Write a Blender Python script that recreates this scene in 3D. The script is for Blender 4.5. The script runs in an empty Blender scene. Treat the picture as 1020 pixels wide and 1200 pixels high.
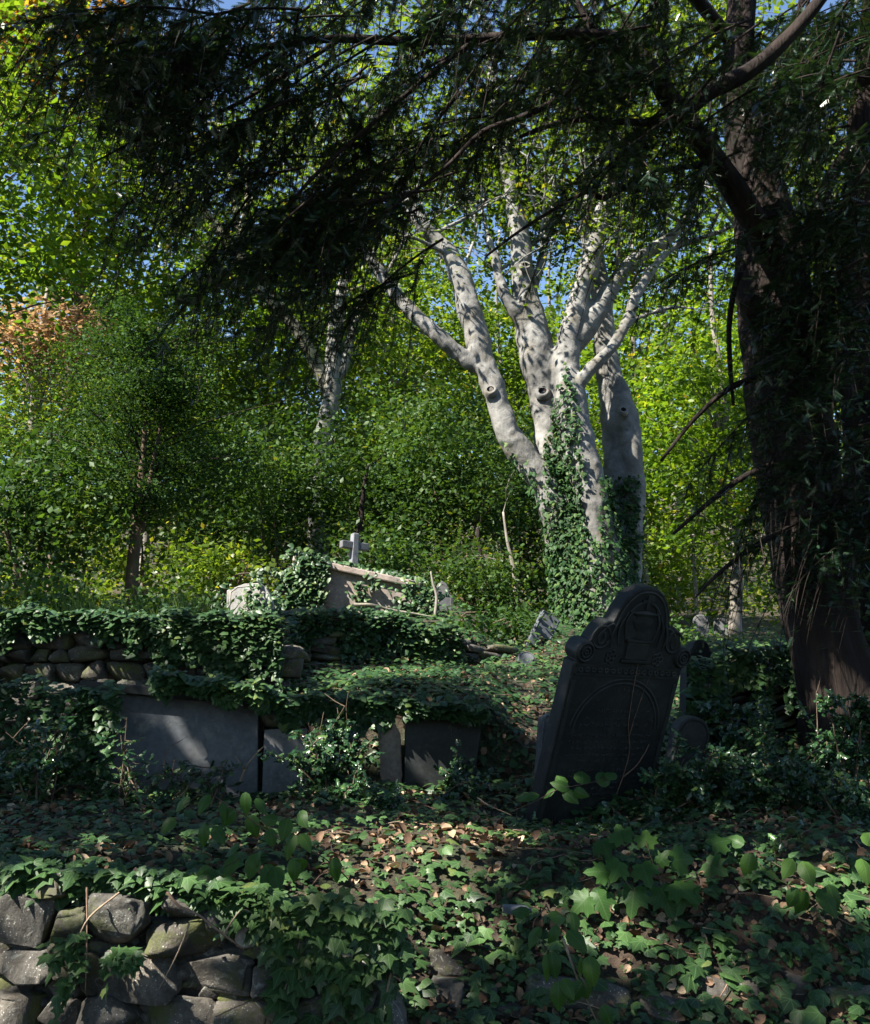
import bpy, bmesh, math
import numpy as np
from mathutils import Vector, noise as mnoise

# ------------------------------------------------------------------ camera, sky, sun, exposure
SC = bpy.context.scene
COL = SC.collection
F, CX, CY, HORIZON = 1250.0, 510.0, 600.0, 880.0       # photograph pixels (1020 x 1200)
EYE = np.array([0.0, 0.0, 1.6])
PITCH = math.atan((HORIZON - CY) / F)
cam = bpy.data.objects.new('camera', bpy.data.cameras.new('camera'))
COL.objects.link(cam)
cam.location = EYE
cam.rotation_euler = (math.pi / 2 + PITCH, 0, 0)
cam.data.sensor_fit = 'HORIZONTAL'
cam.data.sensor_width = 36
cam.data.lens = 36 * F / 1020
cam.data.clip_start = 0.05
cam.data.clip_end = 2000
SC.camera = cam

SUN = np.array([-0.56, -0.40, 0.72]); SUN /= np.linalg.norm(SUN)
world = bpy.data.worlds.new('World'); SC.world = world; world.use_nodes = True
wn = world.node_tree
bg = wn.nodes['Background']
sky = wn.nodes.new('ShaderNodeTexSky'); sky.sky_type = 'NISHITA'; sky.sun_disc = False
sky.sun_elevation = math.asin(SUN[2])
sky.sun_rotation = math.atan2(SUN[0], SUN[1])
sky.air_density = 1.0; sky.dust_density = 0.15; sky.ozone_density = 3.5
wn.links.new(sky.outputs[0], bg.inputs[0]); bg.inputs[1].default_value = 0.072
sl = bpy.data.lights.new('sun', 'SUN'); sl.energy = 5.0; sl.angle = math.radians(0.5); sl.color = (1.0, 0.94, 0.83)
so = bpy.data.objects.new('sun', sl); COL.objects.link(so)
so.rotation_euler = Vector(SUN).to_track_quat('Z', 'Y').to_euler(); so.location = (-8, -6, 14)
SC.view_settings.view_transform = 'Standard'; SC.view_settings.look = 'None'
SC.view_settings.gamma = 1; SC.view_settings.use_curve_mapping = False
SC.view_settings.exposure = 1.92
SC.render.engine = 'CYCLES'
SC.cycles.max_bounces = 6; SC.cycles.diffuse_bounces = 3; SC.cycles.glossy_bounces = 2
SC.cycles.transmission_bounces = 4; SC.cycles.transparent_max_bounces = 4
SC.cycles.caustics_reflective = False; SC.cycles.caustics_refractive = False
SC.cycles.use_denoising = True

RNG = np.random.default_rng(11)
cP, sP = math.cos(PITCH), math.sin(PITCH)
FWD, RGT, UPV = np.array([0, cP, sP]), np.array([1.0, 0, 0]), np.array([0, -sP, cP])

def P(px, py, d):
    """the point seen at a photograph pixel whose distance up the hill (world Y) is d"""
    v = FWD * F + RGT * (px - CX) + UPV * (CY - py)
    return EYE + v * (d / v[1])
def proj(p):
    q = np.asarray(p, float) - EYE
    z = q @ FWD
    z = np.where(z < 0.05, 0.05, z)
    return CX + F * (q @ RGT) / z, CY - F * (q @ UPV) / z
def m_per_px(d): return d / F
def nrm(v):
    v = np.asarray(v, float)
    return v / np.maximum(np.linalg.norm(v, axis=-1, keepdims=True), 1e-9)
def vnoise(p, s=1.0, o=(0, 0, 0)):
    """cheap smooth noise for arrays of points, about -1 to 1"""
    q = np.asarray(p, float) * s + np.asarray(o)
    r = np.zeros(q.shape[0])
    for k, (a, b, c, w) in enumerate(((1.0, 1.7, 0.6, .5), (2.3, -1.1, 1.9, .3), (-1.3, 2.9, 3.1, .25), (4.1, 3.3, -2.7, .15))):
        r += w * np.sin(q[:, 0] * a + 1.3 * k + np.sin(q[:, 1] * b * .8 + k)) * np.cos(q[:, 1] * b + q[:, 2] * c + 2.1 * k)
    return r

# ------------------------------------------------------------------ object helpers
def tag(o, label=None, cat=None, group=None, kind=None):
    if label: o['label'] = label
    if cat: o['category'] = cat
    if group: o['group'] = group
    if kind: o['kind'] = kind
    return o
def empty(name, loc=(0, 0, 0), rot=(0, 0, 0)):
    o = bpy.data.objects.new(name, None); COL.objects.link(o)
    o.location = loc; o.rotation_euler = rot; o.empty_display_size = .2
    return o
def link(name, me, mat=None, parent=None):
    o = bpy.data.objects.new(name, me); COL.objects.link(o)
    if mat is not None and len(me.materials) == 0: me.materials.append(mat)
    if parent is not None: o.parent = parent
    return o
def world_child(o, parent):
    """keep world-space vertices while parenting under an unrotated Empty"""
    o.parent = parent
    o.location = -Vector(parent.location)
    return o
def mesh_arrays(name, V, Fc, rnd=None, uv=None, flat=False):
    """V (n,3), Fc (m,3) or (m,4) -> mesh"""
    V = np.asarray(V, np.float32); Fc = np.asarray(Fc, np.int32)
    me = bpy.data.meshes.new(name)
    m, k = Fc.shape
    me.vertices.add(len(V)); me.vertices.foreach_set('co', V.ravel())
    me.loops.add(m * k); me.loops.foreach_set('vertex_index', Fc.ravel())
    me.polygons.add(m); me.polygons.foreach_set('loop_start', np.arange(0, m * k, k, dtype=np.int32))
    if flat:
        a = me.attributes.new('sharp_face', 'BOOLEAN', 'FACE'); a.data.foreach_set('value', np.ones(m, bool))
    if rnd is not None:
        a = me.attributes.new('rnd', 'FLOAT', 'POINT'); a.data.foreach_set('value', np.asarray(rnd, np.float32))
    if uv is not None:
        l = me.uv_layers.new(name='UVMap'); l.data.foreach_set('uv', np.asarray(uv, np.float32).ravel())
    me.update(calc_edges=True)
    return me
def scatter(name, tmpl, pos, fwd, nor, scale, mat, parent=None, rnd=None):
    """many copies of one leaf template in one mesh; tmpl = (verts (n,3), tris (m,3))"""
    tv, tf = tmpl
    N = len(pos); n = len(tv)
    nor = nrm(nor); x = nrm(np.cross(fwd, nor)); y = np.cross(nor, x)
    s = np.broadcast_to(np.asarray(scale, float), (N,))[:, None, None]
    V = pos[:, None, :] + s * (x[:, None, :] * tv[None, :, 0:1] + y[:, None, :] * tv[None, :, 1:2] + nor[:, None, :] * tv[None, :, 2:3])
    Fc = (tf[None] + (np.arange(N) * n)[:, None, None]).reshape(-1, 3)
    if rnd is None: rnd = RNG.random(N)
    uv = np.tile(tv[tf.ravel()][:, :2], (N, 1))
    me = mesh_arrays(name, V.reshape(-1, 3), Fc, np.repeat(rnd, n), uv)
    o = link(name, me, mat)
    if parent is not None: world_child(o, parent)
    return o
def catmull(pts, n):
    pts = np.asarray(pts, float)
    p = np.vstack([2 * pts[0] - pts[1], pts, 2 * pts[-1] - pts[-2]])
    out = []
    for i in range(1, len(p) - 2):
        for t in np.linspace(0, 1, n, endpoint=False):
            a, b, c, d = p[i - 1], p[i], p[i + 1], p[i + 2]
            out.append(.5 * (2 * b + (c - a) * t + (2 * a - 5 * b + 4 * c - d) * t * t + (3 * b - a - 3 * c + d) * t ** 3))
    out.append(pts[-1])
    return np.array(out)
def tube(pts, rad, sides=8, sub=4, wob=0.0, flute=None, seed=0):
    """a tapered limb through pts with radii rad: quads (V, F)"""
    q = catmull(np.hstack([np.asarray(pts, float), np.asarray(rad, float)[:, None]]), sub)
    c, r = q[:, :3], np.maximum(q[:, 3], .0008)
    t = nrm(np.gradient(c, axis=0))
    ref = np.array([0.31, -0.9, 0.12]) if abs(t[0] @ np.array([0.31, -0.9, 0.12])) < .9 else np.array([1.0, 0, 0])
    V = []
    u = ref
    a = np.linspace(0, 2 * np.pi, sides, endpoint=False)
    rs = np.random.default_rng(seed)
    ph = rs.random(6) * 6.28
    for i in range(len(c)):
        u = u - t[i] * (u @ t[i]); u = u / np.linalg.norm(u)
        v = np.cross(t[i], u)
        rr = np.full(sides, r[i])
        if wob: rr = rr * (1 + wob * (np.sin(a * 2 + ph[0] + i * .23) * .5 + np.sin(a * 3 + ph[1] - i * .41) * .4 + math.sin(i * 1.1 + ph[2]) * .35))
        if flute:
            k, amt = flute
            rr = rr * (1 + amt * (np.sin(a * k + ph[3] + i * .05) + .6 * np.sin(a * (k + 2) + ph[4] - i * .07) + .5 * np.sin(a * (2 * k + 1) + ph[5] + i * .11)))
        V.append(c[i] + rr[:, None] * (np.cos(a)[:, None] * u + np.sin(a)[:, None] * v))
    n = len(c)
    V = np.vstack(V + [c[-1:] + t[-1:] * r[-1] * .5])
    Fq = []
    i, j = np.meshgrid(np.arange(n - 1), np.arange(sides), indexing='ij')
    k = (j + 1) % sides
    Fq = np.stack([i * sides + j, i * sides + k, (i + 1) * sides + k, (i + 1) * sides + j], -1).reshape(-1, 4)
    cap = np.stack([(n - 1) * sides + np.arange(sides), (n - 1) * sides + (np.arange(sides) + 1) % sides, np.full(sides, n * sides), np.full(sides, n * sides)], -1)
    return V, Fq, cap[:, :3]
def tubes_mesh(name, lst):
    """list of tube() results -> one mesh"""
    V, L, S, off, ls = [], [], [], 0, 0
    for v, q, c in lst:
        V.append(v)
        for arr, k in ((q, 4), (c, 3)):
            L.append((arr + off).ravel()); S.append(ls + np.arange(len(arr)) * k); ls += arr.size
        off += len(v)
    V = np.vstack(V).astype(np.float32); L = np.concatenate(L).astype(np.int32); S = np.concatenate(S).astype(np.int32)
    me = bpy.data.meshes.new(name)
    me.vertices.add(len(V)); me.vertices.foreach_set('co', V.ravel())
    me.loops.add(len(L)); me.loops.foreach_set('vertex_index', L)
    me.polygons.add(len(S)); me.polygons.foreach_set('loop_start', S)
    me.update(calc_edges=True)
    return me
def tri_arrays(V, Fq):
    Fq = np.asarray(Fq)
    if Fq.shape[1] == 4: return V, np.vstack([Fq[:, [0, 1, 2]], Fq[:, [0, 2, 3]]])
    return V, Fq
def sample(V, T, n, weight=None, rng=RNG):
    """n random points on triangles with normals"""
    a, b, c = V[T[:, 0]], V[T[:, 1]], V[T[:, 2]]
    cr = np.cross(b - a, c - a); ar = np.linalg.norm(cr, axis=1) * .5
    w = ar.copy()
    if weight is not None: w *= weight((a + b + c) / 3)
    if w.sum() <= 0: return np.zeros((0, 3)), np.zeros((0, 3))
    i = rng.choice(len(T), n, p=w / w.sum())
    r1, r2 = np.sqrt(rng.random(n))[:, None], rng.random(n)[:, None]
    return a[i] * (1 - r1) + b[i] * r1 * (1 - r2) + c[i] * r1 * r2, nrm(cr[i])
def box_arrays(x0, x1, y0, y1, z0, z1):
    V = np.array([(x, y, z) for x in (x0, x1) for y in (y0, y1) for z in (z0, z1)], float)
    return V, np.array([(0, 1, 3, 2), (4, 6, 7, 5), (0, 4, 5, 1), (2, 3, 7, 6), (0, 2, 6, 4), (1, 5, 7, 3)])
def bevel(o, w, seg=2):
    m = o.modifiers.new('bevel', 'BEVEL'); m.width = w; m.segments = seg; m.limit_method = 'ANGLE'; m.angle_limit = .6
    return o
def outline_mesh(name, pts, y0, y1):
    """outline (x, z) extruded between y0 (front) and y1 (back)"""
    bm = bmesh.new()
    f = [bm.verts.new((x, y0, z)) for x, z in pts]; b = [bm.verts.new((x, y1, z)) for x, z in pts]
    n = len(pts)
    bm.faces.new(f); bm.faces.new(b[::-1])
    for i in range(n): bm.faces.new((f[i], b[i], b[(i + 1) % n], f[(i + 1) % n]))
    bmesh.ops.recalc_face_normals(bm, faces=bm.faces)
    for fc in bm.faces: fc.smooth = False
    me = bpy.data.meshes.new(name); bm.to_mesh(me); bm.free()
    return me

# ------------------------------------------------------------------ where the sun gets through the canopy
E1 = nrm(np.cross(SUN, [0, 0, 1])); E2 = np.cross(SUN, E1)
def sun_keep(p, rng=RNG):
    """False for leaves that would shade a spot where the photograph shows sunlight"""
    p = np.asarray(p); u, v, w = p @ E1, p @ E2, p @ SUN
    k = np.ones(len(p), bool)
    wob = 1 + .35 * np.sin(u * 9 + 3 * np.sin(v * 7)) * np.cos(v * 11)
    for cu, cv, cw, r, kp in LIT:
        hit = ((u - cu) ** 2 + (v - cv) ** 2 < (r * wob + .08) ** 2) & (w > cw + .45)
        if hit.any(): k &= ~(hit & (rng.random(len(p)) >= kp))
    return k

# ------------------------------------------------------------------ materials
def new_mat(name):
    m = bpy.data.materials.new(name); m.use_nodes = True
    nt = m.node_tree; nt.nodes.clear()
    out = nt.nodes.new('ShaderNodeOutputMaterial'); b = nt.nodes.new('ShaderNodeBsdfPrincipled')
    nt.links.new(b.outputs[0], out.inputs[0])
    return m, nt, b, out
def N(nt, typ, **kw):
    n = nt.nodes.new('ShaderNode' + typ)
    for k, v in kw.items(): setattr(n, k, v)
    return n
def ramp(nt, src, stops, interp='LINEAR'):
    r = N(nt, 'ValToRGB'); r.color_ramp.interpolation = interp
    e = r.color_ramp.elements
    while len(e) < len(stops): e.new(.5)
    for i, (p, c) in enumerate(stops):
        e[i].position = p; e[i].color = (c[0], c[1], c[2], 1) if not isinstance(c, (int, float)) else (c, c, c, 1)
    nt.links.new(src, r.inputs[0]); return r.outputs[0]
def math_n(nt, op, a, b=None, c=None):
    n = N(nt, 'Math', operation=op)
    for i, v in enumerate((a, b, c)):
        if v is None: continue
        if isinstance(v, (int, float)): n.inputs[i].default_value = v
        else: nt.links.new(v, n.inputs[i])
    return n.outputs[0]
def mixc(nt, fac, a, b, mode='MIX'):
    n = N(nt, 'Mix', data_type='RGBA', blend_type=mode)
    for s, v in ((0, fac), (6, a), (7, b)):
        if isinstance(v, (int, float)): n.inputs[s].default_value = v
        elif isinstance(v, tuple): n.inputs[s].default_value = (*v, 1)
        else: nt.links.new(v, n.inputs[s])
    return n.outputs[2]
def tex(nt, scale, detail=6, rough=.6, typ='TexNoise', coord='Object', stretch=None, dist=0.0):
    c = N(nt, 'TexCoord'); n = N(nt, typ)
    src = c.outputs[coord]
    if stretch:
        mp = N(nt, 'Mapping'); mp.inputs['Scale'].default_value = stretch
        nt.links.new(src, mp.inputs[0]); src = mp.outputs[0]
    nt.links.new(src, n.inputs['Vector']); n.inputs['Scale'].default_value = scale
    if typ == 'TexNoise':
        n.inputs['Detail'].default_value = detail; n.inputs['Roughness'].default_value = rough; n.inputs['Distortion'].default_value = dist
    return n.outputs['Distance' if typ == 'TexVoronoi' else 0]
def bump(nt, b, h, strength, dist=.02, prev=None):
    n = N(nt, 'Bump'); n.inputs['Strength'].default_value = strength; n.inputs['Distance'].default_value = dist
    nt.links.new(h, n.inputs['Height'])
    if prev is not None: nt.links.new(prev, n.inputs['Normal'])
    nt.links.new(n.outputs[0], b.inputs['Normal']); return n.outputs[0]

def leaf_mat(name, stops, tr=.35, tcol=(1.25, 1.15, .5), rough=.45, spec=.35, veins=None, blotch=0.0):
    m, nt, b, out = new_mat(name)
    at = N(nt, 'Attribute', attribute_name='rnd')
    col = ramp(nt, at.outputs['Fac'], stops)
    big = tex(nt, .7, 2, .5)
    col = mixc(nt, .5, col, ramp(nt, big, ((.3, .55), (.7, 1.35))), 'MULTIPLY')
    if blotch:
        col = mixc(nt, blotch, col, ramp(nt, tex(nt, 60, 3, .6), ((.35, .5), (.65, 1.4))), 'MULTIPLY')
    if veins:
        uv = N(nt, 'UVMap', uv_map='UVMap'); sp = N(nt, 'SeparateXYZ'); nt.links.new(uv.outputs[0], sp.inputs[0])
        x, y = sp.outputs[0], sp.outputs[1]
        r = math_n(nt, 'SQRT', math_n(nt, 'ADD', math_n(nt, 'MULTIPLY', x, x), math_n(nt, 'MULTIPLY', y, y)))
        if veins == 'palmate':
            ang = math_n(nt, 'DIVIDE', math_n(nt, 'ARCTAN2', x, y), .72)
            fr = math_n(nt, 'ABSOLUTE', math_n(nt, 'SUBTRACT', ang, math_n(nt, 'ROUND', ang)))
            dl = math_n(nt, 'MULTIPLY', fr, r)
            v = ramp(nt, dl, ((.012, 1.0), (.035, 0.0)))
        else:
            side = math_n(nt, 'MULTIPLY', math_n(nt, 'SUBTRACT', y, math_n(nt, 'MULTIPLY', math_n(nt, 'ABSOLUTE', x), .8)), 8.0)
            fr = math_n(nt, 'ABSOLUTE', math_n(nt, 'SUBTRACT', side, math_n(nt, 'ROUND', side)))
            v1 = ramp(nt, fr, ((.03, .6), (.16, 0.0))); v2 = ramp(nt, math_n(nt, 'ABSOLUTE', x), ((.01, 1.0), (.03, 0.0)))
            v = mixc(nt, 1.0, v1, v2, 'LIGHTEN')
        col = mixc(nt, math_n(nt, 'MULTIPLY', v, .24 if veins == 'palmate' else .16), col, (.20, .30, .14))
    nt.links.new(col, b.inputs['Base Color'])
    b.inputs['Roughness'].default_value = rough; b.inputs['Specular IOR Level'].default_value = spec
    if tr > 0:
        t = N(nt, 'BsdfTranslucent'); nt.links.new(mixc(nt, 1.0, col, tcol, 'MULTIPLY'), t.inputs[0])
        mx = N(nt, 'MixShader'); mx.inputs[0].default_value = tr
        nt.links.new(b.outputs[0], mx.inputs[1]); nt.links.new(t.outputs[0], mx.inputs[2]); nt.links.new(mx.outputs[0], out.inputs[0])
    return m
M = {}
M['ivy'] = leaf_mat('ivy_leaf', ((0, (.014, .035, .013)), (.35, (.026, .062, .019)), (.7, (.040, .088, .024)), (.93, (.06, .12, .035)), (1, (.10, .135, .035))), .14, (1.2, 1.3, .5), .45, .32, 'palmate')
M['ivy_far'] = leaf_mat('ivy_leaf_far', ((0, (.014, .038, .016)), (.4, (.026, .066, .022)), (.8, (.048, .10, .03)), (1, (.10, .14, .035))), .18, (1.2, 1.35, .5), .45, .38)
M['ivy_trunk'] = leaf_mat('trunk_ivy_leaf', ((0, (.012, .034, .012)), (.4, (.022, .058, .018)), (.8, (.038, .085, .024)), (1, (.08, .12, .03))), .2, (1.2, 1.35, .5), .55, .18)
M['holly'] = leaf_mat('holly_leaf', ((0, (.010, .034, .014)), (.5, (.022, .062, .022)), (.85, (.036, .09, .028)), (1, (.09, .15, .035))), .12, (1.2, 1.35, .4), .28, .55)
M['yew'] = leaf_mat('yew_needle', ((0, (.010, .028, .015)), (.5, (.020, .048, .024)), (.85, (.034, .070, .030)), (1, (.06, .08, .03))), .15, (1.3, 1.3, .4), .36, .6)
M['yew_small'] = leaf_mat('yew_needle_small', ((0, (.018, .045, .016)), (.5, (.035, .08, .022)), (.85, (.07, .135, .03)), (1, (.12, .15, .03))), .35, (1.4, 1.3, .4), .6, .12)
M['beech'] = leaf_mat('beech_leaf', ((0, (0.0387, 0.0860, 0.0120)), (.45, (0.0731, 0.1290, 0.0172)), (.8, (0.1204, 0.1720, 0.0224)), (1, (0.2236, 0.2150, 0.0258))), .58, (1.85, 1.65, .6), .4, .35)
M['beech_yellow'] = leaf_mat('beech_leaf_yellow', ((0, (0.0450, 0.1035, 0.0144)), (.5, (0.0855, 0.1620, 0.0180)), (.85, (0.1440, 0.2070, 0.0225)), (1, (0.2520, 0.1980, 0.0315))), .58, (1.85, 1.6, .55), .4, .35)
M['copper'] = leaf_mat('copper_leaf', ((0, (.22, .14, .09)), (.5, (.36, .25, .17)), (1, (.44, .34, .22))), .45, (1.4, 1.2, .8), .5, .3)
M['orange'] = leaf_mat('orange_leaf', ((0, (.14, .16, .02)), (.5, (.26, .19, .03)), (1, (.34, .13, .03))), .5, (1.6, 1.2, .5), .45, .3)
M['shrub'] = leaf_mat('shrub_leaf', ((0, (0.0230, 0.0574, 0.0164)), (.5, (0.0451, 0.0943, 0.0246)), (.85, (0.0779, 0.1394, 0.0312)), (1, (0.1640, 0.1804, 0.0328))), .4, (1.4, 1.35, .45), .5, .25)
M['hazel'] = leaf_mat('hazel_leaf', ((0, (.028, .08, .015)), (.5, (.044, .11, .02)), (.9, (.066, .14, .024)), (1, (.18, .19, .03))), .4, (1.5, 1.4, .4), .5, .3, 'pinnate')
M['litter'] = leaf_mat('dead_leaf', ((0, (.045, .028, .019)), (.45, (.13, .080, .052)), (.8, (.26, .17, .11)), (1, (.42, .33, .23))), .12, (1.2, 1.0, .7), .7, .2, blotch=.5)
M['yellow_leaf'] = leaf_mat('yellow_leaf', ((0, (.55, .42, .03)), (1, (.60, .45, .04))), .3, (1.2, 1.1, .5), .5, .3)
M['grass'] = leaf_mat('grass_blade', ((0, (.05, .10, .02)), (1, (.13, .20, .04))), .35, (1.4, 1.3, .4), .45, .3)

def bark(name, stops, scale, stretch, bumps, rough=.85, moss=None, spots=None):
    m, nt, b, out = new_mat(name)
    n1 = tex(nt, scale, 8, .65, stretch=stretch, dist=.4)
    col = ramp(nt, n1, stops)
    col = mixc(nt, .8, col, ramp(nt, tex(nt, 1.5, 7, .7, dist=.8), ((.32, .4), (.68, 1.3))), 'MULTIPLY')
    if spots:
        col = mixc(nt, ramp(nt, tex(nt, 14, 5, .7), ((.56, 0.0), (.66, .75))), col, spots)
    if moss:
        col = mixc(nt, ramp(nt, tex(nt, 2.4, 6, .7), ((.52, 0.0), (.66, .8))), col, moss)
    nt.links.new(col, b.inputs['Base Color']); b.inputs['Roughness'].default_value = rough; b.inputs['Specular IOR Level'].default_value = .25
    p = bump(nt, b, n1, bumps[0], bumps[1]); bump(nt, b, tex(nt, scale * 5, 6, .7, stretch=stretch), bumps[0] * .6, bumps[1] * .3, p)
    return m
M['bark_beech'] = bark('beech_bark', ((.25, (.10, .097, .088)), (.5, (.185, .18, .17)), (.75, (.27, .265, .25))), 3.0, (1, 1, .7), (.7, .05), .75, spots=(.085, .082, .065), moss=(.11, .095, .068))
M['bark_moss'] = bark('mossy_beech_bark', ((.25, (.13, .12, .09)), (.5, (.24, .22, .17)), (.75, (.33, .31, .25))), 3.0, (1, 1, .6), (.6, .05), .85, moss=(.10, .12, .03))
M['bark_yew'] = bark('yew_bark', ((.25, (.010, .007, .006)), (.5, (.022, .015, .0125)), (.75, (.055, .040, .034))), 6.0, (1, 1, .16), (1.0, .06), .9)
M['bark_brown'] = bark('brown_bark', ((.25, (.05, .036, .026)), (.5, (.11, .08, .055)), (.75, (.19, .14, .10))), 8.0, (1, 1, .2), (.8, .03), .9)
M['bark_pale'] = bark('pale_bark', ((.25, (.12, .105, .09)), (.5, (.20, .18, .155)), (.75, (.30, .27, .24))), 8.0, (1, 1, .3), (.5, .02), .85)
M['twig'] = bark('dry_twig', ((.25, (.16, .11, .08)), (.5, (.27, .20, .14)), (.75, (.38, .30, .22))), 30.0, (1, 1, 1), (.5, .004), .85)
M['vine'] = bark('dead_vine', ((.25, (.14, .085, .06)), (.5, (.22, .14, .10)), (.75, (.32, .22, .16))), 40.0, (1, 1, 1), (.5, .004), .85)

def stone_mat(name, stops, scale=5.0, lichen=None, moss=None, rough=.85, bumps=(.8, .03), speck=None):
    m, nt, b, out = new_mat(name)
    oi = N(nt, 'ObjectInfo')
    mp = N(nt, 'TexCoord'); ad = N(nt, 'VectorMath', operation='ADD')
    cm = N(nt, 'CombineXYZ'); rr = math_n(nt, 'MULTIPLY', oi.outputs['Random'], 37.0)
    for i in range(3): nt.links.new(rr, cm.inputs[i])
    geo = N(nt, 'NewGeometry')
    nt.links.new(geo.outputs['Position'], ad.inputs[0]); nt.links.new(cm.outputs[0], ad.inputs[1])
    def tx(s, d=7, r=.65, ds=.3):
        n = N(nt, 'TexNoise'); n.inputs['Scale'].default_value = s; n.inputs['Detail'].default_value = d; n.inputs['Roughness'].default_value = r; n.inputs['Distortion'].default_value = ds
        nt.links.new(ad.outputs[0], n.inputs['Vector']); return n.outputs[0]
    n1 = tx(scale)
    col = ramp(nt, n1, stops)
    col = mixc(nt, .7, col, ramp(nt, oi.outputs['Random'], ((0, .6), (1, 1.3))), 'MULTIPLY')
    col = mixc(nt, .45, col, ramp(nt, tx(scale * 9, 5, .7), ((.35, .45), (.65, 1.4))), 'MULTIPLY')
    col = mixc(nt, ramp(nt, tx(scale * .5, 4, .6), ((.42, 0.0), (.68, .35))), col, mixc(nt, 1.0, col, (1.25, .98, .72), 'MULTIPLY'))
    if lichen:
        col = mixc(nt, ramp(nt, tx(scale * 3.2, 8, .75, .8), ((.57, 0.0), (.63, .75))), col, lichen)
    if speck:
        v = N(nt, 'TexVoronoi'); v.inputs['Scale'].default_value = 75; nt.links.new(ad.outputs[0], v.inputs['Vector'])
        sp = math_n(nt, 'MULTIPLY', ramp(nt, v.outputs['Distance'], ((.16, 1.0), (.24, 0.0))), ramp(nt, tx(6), ((.53, 0.0), (.62, .9))))
        col = mixc(nt, sp, col, speck)
    if moss:
        col = mixc(nt, ramp(nt, tx(2.6, 7, .75), ((.52, 0.0), (.62, .85))), col, moss)
    nt.links.new(col, b.inputs['Base Color']); b.inputs['Roughness'].default_value = rough; b.inputs['Specular IOR Level'].default_value = .3
    p = bump(nt, b, n1, bumps[0], bumps[1]); bump(nt, b, tx(scale * 7, 6, .75), bumps[0] * .8, bumps[1] * .3, p)
    return m
M['stone'] = stone_mat('wall_stone', ((.3, (.036, .034, .030)), (.5, (.078, .074, .067)), (.72, (.155, .148, .135))), 6.0, (.25, .25, .22), (.075, .085, .025), speck=(.55, .55, .50))
M['stone_dark'] = stone_mat('dark_wall_stone', ((.3, (.033, .031, .028)), (.5, (.07, .066, .06)), (.72, (.125, .118, .108))), 7.0, (.19, .19, .165), (.11, .12, .03))
M['stone_white'] = stone_mat('pale_stone', ((.3, (.26, .255, .24)), (.5, (.34, .335, .315)), (.72, (.42, .41, .39))), 5.0)
M['mortar'] = stone_mat('wall_core', ((.3, (.03, .027, .023)), (.6, (.075, .068, .058)), (.8, (.13, .12, .105))), 22.0, bumps=(1.0, .05))
M['slate'] = stone_mat('slate', ((.3, (.009, .011, .012)), (.5, (.016, .019, .020)), (.72, (.030, .034, .034))), 4.0, (.045, .05, .043), rough=.6, bumps=(.3, .01))
M['slate_blue'] = stone_mat('blue_grey_slate', ((.3, (.052, .062, .077)), (.5, (.082, .095, .115)), (.72, (.12, .135, .155))), 2.2, (.16, .17, .165), None, .6, (.25, .008))
M['slate_carved'] = stone_mat('carved_slate', ((.3, (.015, .018, .019)), (.5, (.024, .028, .029)), (.72, (.036, .041, .042))), 9.0, rough=.55, bumps=(.2, .005))
M['slate_grey'] = stone_mat('grey_slate', ((.3, (.07, .073, .08)), (.5, (.105, .11, .12)), (.72, (.15, .155, .165))), 4.0, (.2, .2, .18), None, .65, (.3, .01))
M['tomb'] = stone_mat('tomb_stone', ((.3, (.15, .125, .11)), (.5, (.24, .205, .185)), (.72, (.33, .29, .265))), 4.0, (.25, .23, .20), None, .85, (.35, .012))
M['headstone'] = stone_mat('pale_headstone', ((.3, (.20, .198, .19)), (.5, (.28, .276, .265)), (.72, (.36, .355, .345))), 4.0, (.30, .30, .27), None, .85, (.3, .01))
M['cross'] = stone_mat('cross_stone', ((.3, (.09, .10, .115)), (.5, (.135, .145, .165)), (.72, (.19, .20, .22))), 5.0, None, None, .8, (.3, .01))

def soil_mat():
    m, nt, b, out = new_mat('woodland_soil')
    n = tex(nt, 9, 8, .7); v = tex(nt, 26, typ='TexVoronoi')
    col = ramp(nt, n, ((.3, (.018, .013, .009)), (.5, (.045, .028, .018)), (.7, (.085, .052, .032))))
    col = mixc(nt, ramp(nt, tex(nt, 1.1, 6, .7), ((.45, 0.0), (.6, .8))), col, (.022, .04, .014))
    nt.links.new(col, b.inputs['Base Color']); b.inputs['Roughness'].default_value = .95
    p = bump(nt, b, n, .9, .06); bump(nt, b, v, .7, .02, p)
    return m
M['soil'] = soil_mat()

# ------------------------------------------------------------------ leaf shapes (x across, y along from the stalk, z up), length about 1
def fan(outline, centre, fold=.12, cup=0.0):
    o = np.array(outline, float)
    V = np.vstack([[(centre[0], centre[1], 0)], np.column_stack([o, np.zeros(len(o))])])
    V[:, 2] = -fold * np.abs(V[:, 0]) * 2 - cup * (V[:, 1] - .4) ** 2
    n = len(o)
    T = np.array([(0, 1 + (i + 1) % n, 1 + i) for i in range(n)])
    return V, T
def mirror(half): return half + [(-x, y) for x, y in half[::-1] if abs(x) > 1e-6]
IVY = fan(mirror([(0, 0), (.22, -.14), (.46, -.02), (.34, .18), (.52, .42), (.24, .50), (0, 1.0)]), (0, .30), .16, .18)
IVY_HEART = fan(mirror([(0, 0), (.26, -.12), (.44, .10), (.42, .38), (.22, .68), (0, .95)]), (0, .3), .18, .2)
IVY_LOW = fan(mirror([(0, 0), (.40, -.02), (.34, .42), (0, .95)]), (0, .3), .2, .2)
IVY_FLAT = (np.array([(0, 0, 0), (.42, .22, -.10), (0, .95, -.08), (-.42, .22, -.10)]), np.array([(0, 1, 2), (0, 2, 3)]))
OVATE = fan(mirror([(0, 0), (.20, .08), (.33, .30), (.30, .58), (.14, .84), (0, 1.0)]), (0, .4), .16, .35)
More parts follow.
